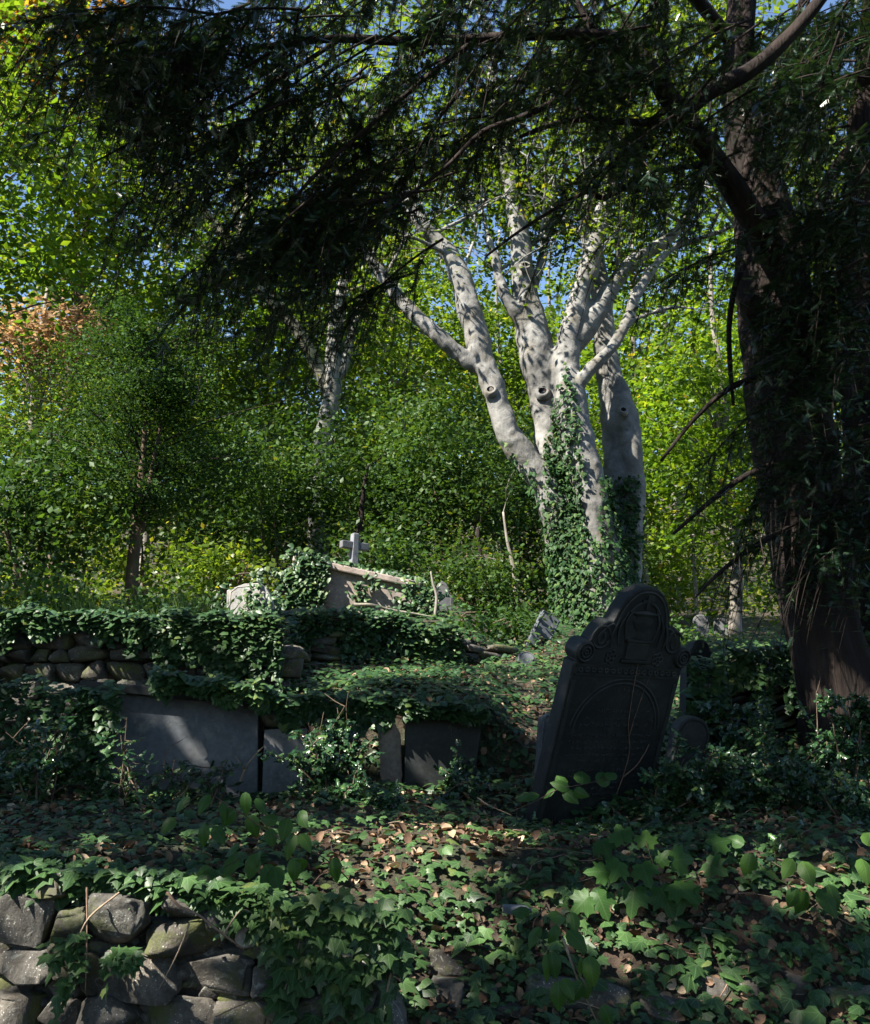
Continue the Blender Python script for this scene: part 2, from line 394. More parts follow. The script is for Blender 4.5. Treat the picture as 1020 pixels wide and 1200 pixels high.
HOLLY = fan(mirror([(0, 0), (.10, .12), (.30, .16), (.17, .33), (.32, .48), (.14, .66), (.24, .82), (0, 1.08)]), (0, .45), .35, .3)
MAPLE = fan(mirror([(0, 0), (.16, -.12), (.40, -.10), (.38, .10), (.62, .26), (.50, .42), (.56, .62), (.30, .56), (.20, .66), (.18, .86), (0, 1.05)]), (0, .28), .10, .25)
SIMPLE = (np.array([(0, 0, 0), (.30, .45, -.08), (0, 1, -.06), (-.30, .45, -.08)]), np.array([(0, 1, 2), (0, 2, 3)]))
CURL = fan(mirror([(0, 0), (.28, .12), (.40, .40), (.26, .78), (0, 1.0)]), (0, .45), -.55, -.5)
def sprig(pairs=7):
    V, T = [], []
    for i in range(pairs):
        y = .06 + .84 * i / pairs; l = .27 * (1 - .45 * i / pairs); w = .06
        for s in (-1, 1):
            k = len(V); V += [(0, y - w, 0), (0, y + w, 0), (s * l, y + l * .55, -.02 - .3 * l)]
            T.append((k, k + 1, k + 2) if s < 0 else (k, k + 2, k + 1))
    k = len(V); V += [(-.035, .86, 0), (.035, .86, 0), (0, 1.08, -.05)]; T.append((k, k + 1, k + 2))
    return np.array(V), np.array(T)
SPRIG = sprig()
SPRIG_LOW = sprig(4)
BLADE = (np.array([(-.02, 0, 0), (.02, 0, 0), (.016, .5, .06), (-.016, .5, .06), (0, 1, .30)]), np.array([(0, 1, 2), (0, 2, 3), (3, 2, 4)]))

# ------------------------------------------------------------------ terrain
def sstep(a, b, x): t = np.clip((x - a) / (b - a), 0, 1); return t * t * (3 - 2 * t)
def wall_top(x): return np.interp(x, [-2.2, -1.0, -.5, 0, .3], [1.02, .96, .76, .46, .40])
def height(x, y, rough=True):
    x = np.asarray(x, float); y = np.asarray(y, float)
    front = np.interp(y, [5.9, 8, 8.6, 9.4], [1.10, 1.26, 1.32, 1.42])
    front = np.where(y < 5.9, wall_top(x) + (1.10 - wall_top(x)) * sstep(4.7, 5.9, y), front)
    slope = np.interp(y, [7.6, 8.6, 9.5, 11, 12.5, 14, 17, 20, 30, 45, 70, 120, 220], [1.24, 1.42, 1.78, 2.22, 2.60, 2.92, 3.58, 4.05, 4.75, 8, 15, 30, 55])
    slope = np.where(y < 7.6, front, slope)
    up = np.interp(y, [9, 12, 14, 15, 17, 20, 30, 45, 70, 120, 220], [2.64, 2.86, 3.06, 3.42, 3.92, 4.28, 5.0, 8, 15, 30, 55])
    mid = np.interp(y, [8.6, 10, 12.4], [1.98, 2.2, 2.56])
    ys = np.where(x < -1.45, 9.0, np.interp(x, [-1.45, 1.0], [11.6, 12.9]))
    base = np.where(x < -1.40, front, np.where(y > 8.62, mid, front))
    left = base + (up - base) * sstep(ys - .06, ys + .06, y)
    w = sstep(.30, .95, x)
    z = left * (1 - w) + slope * w
    z = z - .50 * sstep(1.9, 3.2, x) * sstep(10.5, 13.5, y) * (1 - sstep(20, 27, y))
    z = np.where(y < 4.7, 0.0, z)
    if rough:
        q = np.column_stack([x.ravel(), y.ravel(), np.zeros(x.size)])
        z = z - .17 * np.exp(-((x - .95) / .55) ** 2 - ((y - 7.2) / .7) ** 2)
        z = z + ((vnoise(q, 1.4) * (.05 + .05 * sstep(10, 15, y.ravel())) + vnoise(q, 4.0, (3, 1, 0)) * .025) * np.where(y.ravel() > 4.75, 1, .3)).reshape(x.shape)
    return z
def gz(x, y): return float(height(np.array([x]), np.array([y]))[0])
def ground_at(px, py):
    """where the view ray through a pixel meets the ground"""
    d = np.concatenate([np.arange(4.4, 16, .02), np.arange(16, 60, .2)])
    v = FWD * F + RGT * (px - CX) + UPV * (CY - py)
    q = EYE + v[None] * (d / v[1])[:, None]
    hit = np.nonzero(q[:, 2] < height(q[:, 0], q[:, 1]))[0]
    return q[hit[0]] if len(hit) else q[-1]
LIT = []
def lit(px, py, d, r, keep=0.0):
    p = ground_at(px, py) if d == 0 else P(px, py, d); LIT.append((p @ E1, p @ E2, p @ SUN, r, keep))
for a in ((495, 985, 0, .42), (460, 1010, 0, .28), (540, 1005, 0, .25), (260, 45, 6.6, .35), (600, 985, 0, .13), (350, 985, 0, .16), (268, 992, 0, .14), (415, 975, 0, .16),
          (505, 1130, 0, .07), (515, 1160, 0, .06), (110, 1000, 0, .12), (1010, 1050, 0, .20),
          (560, 1085, 0, .12), (945, 1040, 0, .10), 
          (385, 890, 7.7, .32), (420, 920, 7.4, .22), (350, 870, 7.8, .22), (500, 930, 0, .14), (145, 868, 7.7, .09), (150, 925, 7.6, .10),
          (150, 880, 7.9, .10), (215, 850, 8.0, .07), (335, 880, 8.0, .07), (475, 865, 8.2, .10), (530, 890, 8.2, .10),
          (90, 715, 9.4, .45), (160, 722, 9.4, .5), (230, 730, 9.4, .4), (20, 835, 9.0, .22), (110, 930, 0, .2),
          (430, 800, 0, .45), (380, 815, 0, .3), (480, 790, 0, .35), (560, 800, 0, .3), (520, 760, 0, .5), (600, 750, 0, .5),
          (285, 705, 14, .7), (370, 690, 15, .9), (430, 680, 0, .9), (415, 640, 15.3, .6), (460, 700, 15, .7), (620, 860, 0, .12), (690, 720, 7.2, .10),
          (1000, 860, 8.0, .18), (970, 880, 7.6, .12), (1010, 810, 8.2, .14), (800, 900, 8.0, .10), (915, 320, 8.3, .14), (955, 690, 8.6, .12), (945, 620, 8.6, .09), (950, 800, 8.9, .1),
          (870, 140, 8.5, .12), (640, 915, 6.8, .08), (835, 1020, 0, .06), (905, 1010, 0, .08)):
    lit(*a)
for a in ((600, 420, 17, 1.1), (640, 480, 17, .9), (565, 400, 16.8, .8), (585, 500, 16.8, .8), (540, 330, 16.8, .7), (615, 330, 17, 1.0), (480, 360, 16.8, .6), (495, 270, 16.8, .5),
          (700, 330, 17, .9), (750, 320, 17, .7), (720, 440, 17.8, .8), (740, 530, 17.8, .7), (800, 280, 17, .6), (660, 600, 16.8, .9), (690, 690, 16.6, .8), (690, 250, 17, .8), (600, 240, 17, .8), (385, 420, 24, 1.1), (395, 360, 24, 1.0), (372, 560, 24, .8), (330, 370, 23.4, .8)):
    lit(*a, keep=.72)
for k in range(9): lit(30 + 36 * k, 722 + 16 * (k % 2), 8.82, .17)
_r = np.random.default_rng(5)
for (x0, x1, y0, y1, cnt_, r0, r1) in ((0, 480, 950, 1195, 34, .03, .085), (480, 1020, 960, 1195, 26, .03, .075), (340, 660, 785, 930, 22, .04, .12), (0, 130, 800, 930, 8, .03, .08), (860, 1020, 780, 960, 10, .03, .08), (560, 760, 690, 790, 8, .1, .3)):
    for _ in range(cnt_): lit(_r.uniform(x0, x1), _r.uniform(y0, y1), 0, r0 + (r1 - r0) * _r.random() ** 1.5)
for px, py, r in ((30, 1070, .03), (140, 1070, .04), (222, 1088, .04), (165, 1135, .05), (20, 1185, .03), (297, 1092, .06), (516, 1132, .07), (520, 1172, .07)): lit(px, py, 4.45, r)
LIT = np.array(LIT)
xs = np.concatenate([-np.geomspace(220, 6.2, 22), np.arange(-6, 6.01, .085), np.geomspace(6.2, 220, 22)])
ys = np.concatenate([np.linspace(-120, -2, 14), np.linspace(-1, 4.4, 10), np.arange(4.5, 16, .07), np.geomspace(16.1, 300, 60)])
GX, GY = np.meshgrid(xs, ys, indexing='ij')
GV = np.stack([GX, GY, height(GX, GY)], -1).reshape(-1, 3)
i, j = np.meshgrid(np.arange(len(xs) - 1), np.arange(len(ys) - 1), indexing='ij')
k = len(ys)
GF = np.stack([i * k + j, (i + 1) * k + j, (i + 1) * k + j + 1, i * k + j + 1], -1).reshape(-1, 4)
ground = tag(link('ground', mesh_arrays('ground', GV, GF), M['soil']), kind='structure')
_, GT = tri_arrays(GV, GF)
near = (GV[GT].mean(1)[:, 1] > 4.4) & (GV[GT].mean(1)[:, 1] < 40) & (np.abs(GV[GT].mean(1)[:, 0]) < 14)
GTN = GT[near]

# ------------------------------------------------------------------ stones and walls
def ico(sub):
    bm = bmesh.new(); bmesh.ops.create_icosphere(bm, subdivisions=sub, radius=1)
    V = np.array([v.co for v in bm.verts]); T = np.array([[v.index for v in f.verts] for f in bm.faces]); bm.free()
    return V, T
ICO2, ICO3, ICO4 = ico(2), ico(3), ico(4)
def stone_mesh(seed, src, rough=.16, box=.42):
    V, T = src; r = np.random.default_rng(seed)
    q = np.sign(V) * np.abs(V) ** box
    q = q / np.maximum(np.linalg.norm(V, axis=1, keepdims=True), .001)
    o = r.random(3) * 50
    for p, s, a in (((1.1, 1, 1), 1.3, rough), ((1, 1, 1), 3.1, rough * .5), ((1, 1, 1), 7.0, rough * .22)):
        d = np.array([mnoise.noise(Vector(v * s + o)) for v in V]); q = q + V * (d * a * 1.6)[:, None]
    # one or two broken facets
    for _ in range(6):
        n = nrm(r.normal(size=3) * np.array([1, 1.3, 1])); lim = .60 + .28 * r.random()
        ex = np.maximum(q @ n - lim, 0); q = q - ex[:, None] * n * .85
    return mesh_arrays('stone', q, T)
pool = [stone_mesh(100 + i, ICO3) for i in range(9)]
def place_stone(me, loc, size, rot, mat, parent, name='stone'):
    o = bpy.data.objects.new(name, me); COL.objects.link(o)
    if len(me.materials) == 0: me.materials.append(mat)
    o.material_slots[0].link = 'OBJECT'; o.material_slots[0].material = mat
    o.parent = parent; o.location = Vector(loc) - Vector(parent.location); o.scale = size; o.rotation_euler = rot
    return o

# front retaining wall
fw = tag(empty('retaining_wall', (0, 4.6, 0)), 'low rubble retaining wall of lichened grey stones along the bottom edge', 'stone wall')
FACE_Y = 4.55
hand = [(31, 1079, 52, 60), (35, 1136, 54, 44), (20, 1184, 62, 40), (60, 1036, 34, 26), (82, 1088, 44, 40), (140, 1080, 68, 50), (219, 1095, 86, 44), (222, 1061, 52, 28),
        (113, 1141, 24, 46), (167, 1141, 92, 52), (258, 1142, 76, 42), (128, 1188, 74, 40), (208, 1190, 88, 34), (297, 1092, 30, 36), (264, 1080, 44, 34), (78, 1132, 34, 50),
        (390, 1190, 84, 40), (521, 1130, 40, 32), (519, 1172, 50, 46), (684, 1174, 112, 50), (839, 1158, 34, 24), (874, 1162, 26, 28), (941, 1163, 40, 34), (318, 1150, 40, 34), (288, 1188, 60, 36),
        (70, 1190, 40, 40), (330, 1190, 40, 30), (450, 1190, 50, 36), (600, 1192, 56, 36), (780, 1190, 60, 34), (1000, 1180, 60, 44), (560, 1170, 40, 40), (350, 1120, 50, 40), (420, 1150, 54, 36)]
for n, (px, py, w, h) in enumerate(hand):
    dd = FACE_Y if px < 480 else ground_at(px, py)[1]
    c = P(px, py, dd); s = m_per_px(dd)
    me = stone_mesh(300 + n, ICO4, .17, .38)
    place_stone(me, c + np.array([0, .06 - .04 * RNG.random(), 0]), (w * s * .53, .13, h * s * .55) if px < 480 else (w * s * .50, .10, h * s * .48), (RNG.normal() * .05, RNG.normal() * .10, RNG.normal() * .08),
                M['stone_white'] if n == 13 else M['stone'], fw)
for _ in range(120):                              # small packing stones in the joints
    px, py = RNG.uniform(0, 480), RNG.uniform(1040, 1200); c = P(px, py, FACE_Y)
    if c[2] < wall_top(c[0]) - .02:
        place_stone(pool[RNG.integers(9)], c + np.array([0, .045, 0]), tuple(np.array([.05, .05, .028]) * (.6 + .8 * RNG.random())), tuple(RNG.normal(size=3) * .3), M['stone_dark'], fw)
z = .02
while z < 1.0:
    h = .12 + .07 * RNG.random(); x = -3.3
    while x < 3.3:
        w = .18 + .2 * RNG.random()
        if z + h * .6 < wall_top(x) + .02:
            place_stone(pool[RNG.integers(9)], (x + w / 2, FACE_Y + .15, z + h / 2), (w * .54, .13, h * .56), (0, RNG.normal() * .07, RNG.normal() * .1), M['stone_dark'], fw)
        x += w
    z += h
V = []; xs_ = np.linspace(-6, 6, 60)
prof = np.array([[(x, 4.60, -.1), (x, 4.60, wall_top(x) - .07), (x, 4.95, wall_top(x) - .08), (x, 4.95, -.1)] for x in xs_]).reshape(-1, 3)
Fq = np.array([[i * 4 + j, (i + 1) * 4 + j, (i + 1) * 4 + j + 1, i * 4 + j + 1] for i in range(59) for j in range(3)])
world_child(link('wall_core', mesh_arrays('wall_core', prof, Fq), M['mortar']), fw)

def coursed_wall(name, label, p0, p1, zb, zt, hs, wsz, mat, tilt=0.0, depth=.12, seed=1, flat=1.0):
    """stones laid in courses on the line p0-p1 (ground plan), base/top heights given at both ends"""
    r = np.random.default_rng(seed)
    p0, p1 = np.array(p0, float), np.array(p1, float); L = np.linalg.norm(p1 - p0); d = (p1 - p0) / L; yaw = math.atan2(d[1], d[0])
    root = tag(empty(name, (p0[0], p0[1], zb[0])), label, 'stone wall')
    back = np.array([-d[1], d[0]])
    z = 0.0
    while True:
        h = hs[0] + (hs[1] - hs[0]) * r.random(); s = r.random() * -.2
        if z > max(zt[0] - zb[0], zt[1] - zb[1]): break
        while s < L:
            w = wsz[0] + (wsz[1] - wsz[0]) * r.random()
            t = np.clip((s + w / 2) / L, 0, 1); b = zb[0] + (zb[1] - zb[0]) * t; tp = zt[0] + (zt[1] - zt[0]) * t
            if b + z + h * .5 < tp:
                c = p0 + d * (s + w / 2) + back * (r.random() * .05)
                place_stone(pool[r.integers(9)], (c[0], c[1], b + z + h / 2), (w * .53, depth, h * .55 * flat), (r.normal() * .05, tilt + r.normal() * .05, yaw + r.normal() * .06), mat, root)
            s += w
        z += h
    a, b2 = p0 + back * .10, p1 + back * .10; c, e = p0 + back * .4, p1 + back * .4
    V = np.array([(a[0], a[1], zb[0] - .2), (b2[0], b2[1], zb[1] - .2), (b2[0], b2[1], zt[1] - .03), (a[0], a[1], zt[0] - .03),
                  (c[0], c[1], zb[0] - .2), (e[0], e[1], zb[1] - .2), (e[0], e[1], zt[1] - .03), (c[0], c[1], zt[0] - .03)])
    world_child(link('wall_core', mesh_arrays('wall_core', V, np.array([(0, 1, 2, 3), (5, 4, 7, 6), (3, 2, 6, 7), (0, 3, 7, 4), (1, 5, 6, 2)])), M['mortar']), root)
    return root
coursed_wall('bank_wall', 'rubble wall half under ivy behind the big slate tomb panel', (-4.6, 8.98), (-1.42, 8.98), (1.35, 1.40), (2.66, 2.66), (.08, .17), (.14, .38), M['stone'], seed=3)
coursed_wall('terrace_wall', 'mossy dark layered wall below the tomb and stone cross', (-1.50, 11.50), (.75, 12.75), (2.42, 2.55), (3.12, 2.82), (.06, .11), (.22, .5), M['stone_dark'], tilt=.05, seed=4)
coursed_wall('slate_wall', 'tumbled wall of thin tilted slates below the leaning yew trunk', (2.55, 9.55), (3.9, 9.05), (1.55, 1.55), (2.35, 2.30), (.035, .06), (.18, .42), M['stone_dark'], tilt=-.30, seed=5)

# ------------------------------------------------------------------ the leaning carved gravestone
GS_YAW, GS_LEAN, GS_W, GS_H = math.radians(33.2), math.radians(23.2), 1.004, 1.009
gs = tag(empty('leaning_gravestone', (0.6956, 7.4012, 1.2412), (GS_LEAN, 0, GS_YAW)), 'tall dark carved slate gravestone with scrolled top, leaning towards the viewer', 'gravestone')
half = [(.0, .56), (.07, .55), (.14, .515), (.195, .455), (.235, .38), (.255, .32), (.27, .295), (.29, .30), (.315, .295), (.35, .275), (.385, .235), (.41, .185), (.425, .15), (.46, .155), (.495, .135), (.52, .095), (.52, .05), (.495, .01)]
cx = GS_W / 2 + .02
top = [(cx + x, GS_H + z) for x, z in half]
top_l = [(cx - x, GS_H + z) for x, z in half[:0:-1]]
outline = [(0, -.40), (GS_W, -.40), (GS_W, GS_H - .005), (GS_W - .02, GS_H)] + top[::-1] + top_l[::-1][::-1][:0]
outline = [(0, -.40), (GS_W, -.40), (GS_W, GS_H)] + [(p[0], p[1]) for p in top[::-1] if p[0] < GS_W + .1] + [(cx - x, GS_H + z) for x, z in half[1:]] + [(0, GS_H)]
slab = bevel(link('slab', outline_mesh('slab', outline, 0, .115), M['slate'], gs), .012, 2)
def ring(cx_, cz, r, tr, y=-.004, a0=0, a1=2 * math.pi, n=28, sx=1.0):
    a = np.linspace(a0, a1, n)
    return tube(np.column_stack([cx_ + sx * r * np.cos(a), np.full(n, y), cz + r * np.sin(a)]), np.full(n, tr), 6, 2)
for s in (-1, 1):
    bm = bmesh.new()
    bmesh.ops.create_cone(bm, cap_ends=True, segments=28, radius1=.078, radius2=.078, depth=.135)
    bmesh.ops.rotate(bm, verts=bm.verts, matrix=__import__('mathutils').Matrix.Rotation(math.pi / 2, 3, 'X'))
    bmesh.ops.translate(bm, verts=bm.verts, vec=(cx + s * .45, .055, GS_H + .078))
    me = bpy.data.meshes.new('scroll'); bm.to_mesh(me); bm.free()
    sc_ = bevel(link('scroll', me, M['slate_carved'], gs), .012, 2)
    link('scroll_ring', tubes_mesh('scroll_ring', [ring(cx + s * .45, GS_H + .078, r, .008, -.016) for r in (.062, .036, .012)]), M['slate_carved'], sc_)
    link('volute', tubes_mesh('volute', [ring(cx + s * .335, GS_H + .185, .075, .010, a0=.3, a1=5.9), ring(cx + s * .335, GS_H + .18, .04, .009, sx=.7)]), M['slate_carved'], gs)
    link('rosette', tubes_mesh('rosette', [ring(cx + s * .215 + .03 * math.cos(q), GS_H + .055 + .03 * math.sin(q), .018, .008, n=10) for q in np.linspace(0, 6.28, 6)[:-1]]), M['slate_carved'], gs)
    link('border', mesh_arrays('border', *box_arrays(*((.02, .05) if s < 0 else (GS_W - .05, GS_W - .02)), -.010, .01, -.3, GS_H - .12), flat=True), M['slate_carved'], gs)
    link('garland', tubes_mesh('garland', [tube([(cx + s * (.10 + .05 * k), -.003, GS_H + .40 - .03 * k), (cx + s * (.15 + .05 * k), -.012, GS_H + .30 - .04 * k), (cx + s * (.12 + .06 * k), -.004, GS_H + .16 - .02 * k)], [.006, .011, .004], 6, 5) for k in range(3)]), M['slate_carved'], gs)
rim = [(cx + s * x * .88, GS_H + z * .93 + .0) for s in (-1, 1) for x, z in (half[:12][::-1] if s < 0 else half[1:12])]
link('rim_moulding', tubes_mesh('rim_moulding', [tube([(x, -.002, z) for x, z in rim], [.010] * len(rim), 6, 3)]), M['slate_carved'], gs)
def lathe_relief(prof, cx_, n=16):
    V = []; a = np.linspace(math.pi, 2 * math.pi, n)
    for r, z in prof: V += [(cx_ + r * math.cos(q), .25 * r * math.sin(q) * 1.2, z) for q in a]
    Fq = [(i * n + j, i * n + j + 1, (i + 1) * n + j + 1, (i + 1) * n + j) for i in range(len(prof) - 1) for j in range(n - 1)]
    return np.array(V), np.array(Fq)
link('urn', mesh_arrays('urn', *lathe_relief([(r, GS_H + z) for r, z in ((.03, .19), (.055, .20), (.03, .225), (.045, .25), (.085, .29), (.095, .32), (.07, .345), (.11, .365), (.13, .372), (.02, .39))], cx)), M['slate_carved'], gs)
ped = bevel(link('pedestal', mesh_arrays('pedestal', *box_arrays(cx - .095, cx + .095, -.028, .01, GS_H + .045, GS_H + .165), flat=True), M['slate_carved'], gs), .006)
bevel(link('pedestal_cap', mesh_arrays('pedestal_cap', *box_arrays(cx - .115, cx + .115, -.036, .01, GS_H + .167, GS_H + .185), flat=True), M['slate_carved'], ped), .004)
bevel(link('pedestal_foot', mesh_arrays('pedestal_foot', *box_arrays(cx - .125, cx + .125, -.034, .01, GS_H + .022, GS_H + .043), flat=True), M['slate_carved'], ped), .004)
cr = link('carved_cross', mesh_arrays('carved_cross', *box_arrays(cx - .012, cx + .012, -.022, .01, GS_H + .40, GS_H + .50), flat=True), M['slate_carved'], gs)
link('cross_arm', mesh_arrays('cross_arm', *box_arrays(cx - .055, cx + .055, -.020, .01, GS_H + .448, GS_H + .468), flat=True), M['slate_carved'], cr)
link('wreath', tubes_mesh('wreath', [ring(cx, GS_H + .30, .15, .012, -.004, .5, math.pi - .5, 16)]), M['slate_carved'], gs)
for zz in (GS_H - .015, GS_H - .075):
    link('moulding', mesh_arrays('moulding', *box_arrays(.03, GS_W - .03, -.014, .01, zz - .008, zz + .006), flat=True), M['slate_carved'], gs)
link('bead_band', tubes_mesh('bead_band', [ring(.07 + k * .0575, GS_H - .045, .014, .008, n=10) for k in range(16)]), M['slate_carved'], gs)
link('arch_moulding', tubes_mesh('arch_moulding', [ring(cx - .02, GS_H - .50, r, .009, -.003, .12, math.pi - .12, 30, sx=1.02) for r in (.40, .37)]), M['slate_carved'], gs)
def inscription():
    r = np.random.default_rng(9); L = []
    def glyph(x, z, h, tilt=0.0):
        for _ in range(2 + r.integers(2)):
            a = r.choice([0, 0, .35, -.35, 1.57]); l = h * (.5 + .5 * r.random()) * (.6 if a > 1 else 1)
            ox, oz = r.normal() * h * .16, r.normal() * h * .12
            dx, dz = math.sin(a + tilt) * l / 2, math.cos(a + tilt) * l / 2
            L.append(tube([(x + ox - dx, -.0015, z + oz - dz), (x + ox + dx, -.0015, z + oz + dz)], [.0022, .0022], 4, 1))
    for a in np.linspace(2.55, .6, 17):
        if r.random() < .85: glyph(cx - .02 + .325 * math.cos(a), GS_H - .50 + .325 * math.sin(a), .034, math.pi / 2 - a)
    z = GS_H - .33
    for h, w in ((.03, .18), (.022, .10), (.04, .32), (.026, .36), (.024, .38), (.026, .36), (.022, .38), (.036, .26), (.024, .36), (.024, .38), (.022, .34), (.024, .36), (.022, .30)):
        x = cx - .02 - w
        while x < cx - .02 + w:
            if r.random() < .84: glyph(x, z, h)
            x += h * .72
        z -= h * 1.9
    return tubes_mesh('inscription', L)
link('inscription', inscription(), M['slate_carved'], gs)
for o in gs.children:
    if o.name.split('.')[0] not in ('slab', 'scroll', 'inscription'): o.scale.y = .55

gs_n = np.array([math.sin(GS_YAW) * math.cos(GS_LEAN), -math.cos(GS_YAW) * math.cos(GS_LEAN), -math.sin(GS_LEAN)])
def on_plane(px, py, p0, n, off=0.0):
    v = FWD * F + RGT * (px - CX) + UPV * (CY - py)
    t = ((np.asarray(p0) - EYE) @ n) / (v @ n)
    return EYE + v * t + n * off
def gsp(px, py): return on_plane(px, py, gs.location, gs_n, .008)
vn = tag(empty('dead_vine', gsp(716, 945)), 'thin dead brown vine climbing the dark leaning gravestone', 'vine')
for path, r0 in ((((716, 948), (722, 930), (730, 908), (737, 880), (736, 850), (739, 825), (743, 800), (748, 774)), .004), (((730, 910), (745, 897), (755, 882), (760, 872)), .0045), (((737, 862), (744, 838), (752, 815), (761, 792)), .0022)):
    pts = [gsp(*p) for p in path]
    world_child(link('stem', tubes_mesh('stem', [tube(pts, np.linspace(r0, r0 * .5, len(pts)), 5, 4, .3)]), M['vine']), vn)

# ------------------------------------------------------------------ other gravestones
def headstone(name, label, px, py_top, py_base, d, wpx, mat, shape='round', yaw=0.0, roll=0.0, lean=0.0, thick=.09, cat='gravestone', extra=.35):
    s = m_per_px(d); b = P(px, py_base, d); w = wpx * s; h = (py_base - py_top) * s
    t = np.linspace(0, math.pi, 15)
    if shape == 'round': arch = [(w / 2 * math.cos(a), h - w * .38 + w * .38 * math.sin(a)) for a in t]
    elif shape == 'shoulder': arch = [(w / 2, h * .66), (w * .40, h * .72), (w * .36, h * .80)] + [(w * .30 * math.cos(a), h * .84 + h * .16 * math.sin(a)) for a in t] + [(-w * .36, h * .80), (-w * .40, h * .72), (-w / 2, h * .66)]
    elif shape == 'angled': arch = [(w / 2, h * .55), (w * .44, h * .74), (w * .34, h * .90), (w * .2, h), (-w * .12, h), (-w / 2, h * .88)]
    elif shape == 'ogee': arch = [(w / 2, h * .62), (w * .48, h * .70), (w * .34, h * .74), (w * .30, h * .84), (w * .2, h * .94), (0, h), (-w * .2, h * .94), (-w * .30, h * .84), (-w * .34, h * .74), (-w * .48, h * .70), (-w / 2, h * .62)]
    else: arch = [(w / 2, h), (-w / 2, h)]
    root = tag(empty(name, b, (lean, roll, yaw)), label, cat)
    sl = bevel(link('slab', outline_mesh('slab', [(-w / 2, -extra), (w / 2, -extra)] + arch, 0, thick), mat, root), .01, 2)
    ins = [(x * .82, h * .08 + (z * .86)) for x, z in arch]
    link('carved_rim', tubes_mesh('carved_rim', [tube([(x, -.001, z) for x, z in [(w * .41, h * .1)] + ins + [(-w * .41, h * .1)]], [.006] * (len(ins) + 2), 5, 2)]), mat, root)
    return root
headstone('gravestone', 'dark shouldered slate gravestone just behind the leaning carved one', 822, 750, 812, 8.9, 44, M['slate'], 'shoulder', .5, .10)
headstone('gravestone', 'small dark round-topped gravestone low behind the leaning carved one', 806, 842, 905, 8.1, 50, M['slate'], 'round', .55, .12, .2)
headstone('gravestone', 'narrow slate gravestone peeping out at the carved stone\'s lower edge', 644, 838, 900, 8.25, 26, M['slate_grey'], 'angled', .3, .1)
headstone('gravestone', 'pale grey gravestone with slanting top, half under ivy', 292, 683, 742, 14, 57, M['headstone'], 'angled', -.15, -.02)
headstone('gravestone', 'leftmost of two upright grey gravestones in the sunny far wood', 823, 720, 756, 24, 18, M['slate_grey'], 'round', -.1, .02)
headstone('gravestone', 'rightmost of two upright grey gravestones in the sunny far wood', 846, 724, 758, 24.4, 17, M['slate_grey'], 'round', -.1, .05)
headstone('gravestone', 'slim pale gravestone stump right of the two upright grey ones', 868, 734, 758, 24, 8, M['headstone'], 'round', 0, 0)
headstone('gravestone', 'dark low gravestone in the far ivy beside the yew trunk', 902, 739, 766, 30, 20, M['slate'], 'round', 0, .1)
headstone('gravestone', 'tilted blue-grey slate gravestone left of the ivy-clad beech foot', 633, 714, 750, 14.2, 25, M['slate_blue'], 'square', .3, .55, -.15)
headstone('gravestone', 'dark ogee-topped gravestone under the shrubs right of the cross', 517, 680, 740, 16, 26, M['slate_grey'], 'ogee', 0, .03)
headstone('gravestone', 'small rounded stone half buried in the ivy slope', 617, 762, 782, 12.4, 20, M['slate_blue'], 'round', .1, .1, -.3)

# chest tombs
def plane_panel(name, corners, d, thick, mat, parent, yaw_d=0.0):
    """a slab whose four corners are seen at the given pixels on a plane through distance d"""
    c = [P(px, py, d + yaw_d * (px - corners[0][0]) * m_per_px(d)) for px, py in corners]
    back = np.array([-yaw_d, 1.0, 0]); back = back / np.linalg.norm(back) * thick
    V = np.array(c + [q + back for q in c])
    return bevel(world_child(link(name, mesh_arrays(name, V, np.array([(0, 1, 2, 3), (7, 6, 5, 4), (0, 4, 5, 1), (1, 5, 6, 2), (2, 6, 7, 3), (3, 7, 4, 0)]), flat=True), mat), parent), .008)
ct = tag(empty('chest_tomb', P(210, 930, 8.3)), 'large blue-grey slate tomb panel under a dark coping, overhung by ivy', 'tomb')
plane_panel('side_panel', [(112, 952), (302, 958), (303, 820), (116, 809)], 8.0, .06, M['slate_blue'], ct, .12)
cop = plane_panel('coping', [(92, 808), (328, 830), (330, 819), (94, 797)], 7.92, .60, M['slate'], ct, .12)
plane_panel('core', [(104, 950), (306, 958), (306, 835), (106, 812)], 8.10, .35, M['mortar'], ct, .12)
tb = tag(empty('rough_tomb', P(330, 930, 8.4)), 'rough grey tomb block beside the big slate panel', 'tomb')
plane_panel('side_panel', [(306, 952), (362, 950), (360, 853), (310, 855)], 8.12, .18, M['slate_grey'], tb, .12)
for px, py, w, h in ((318, 843, 22, 16), (342, 841, 26, 18), (332, 828, 40, 9)):
    place_stone(pool[RNG.integers(9)], P(px, py, 8.22), (w * .0036, .1, h * .0036), (0, .06, .1), M['stone_dark'], tb)
bt = tag(empty('pale_tomb_post', P(457, 930, 8.6)), 'pale worn stone corner post between holly and the dark slate slab', 'tomb')
place_stone(stone_mesh(91, ICO4, .12, .45), P(457, 880, 8.45), (.085, .09, .27), (0, -.06, .2), M['tomb'], bt, 'post')
dk = tag(empty('slate_tomb', P(520, 900, 8.8)), 'small near-black slate slab set in the slope above the holly', 'tomb')
plane_panel('side_panel', [(474, 925), (556, 922), (566, 846), (476, 836)], 8.36, .07, M['slate'], dk, .15)
plane_panel('coping', [(470, 834), (572, 844), (574, 838), (472, 828)], 8.28, .3, M['slate'], dk, .15)

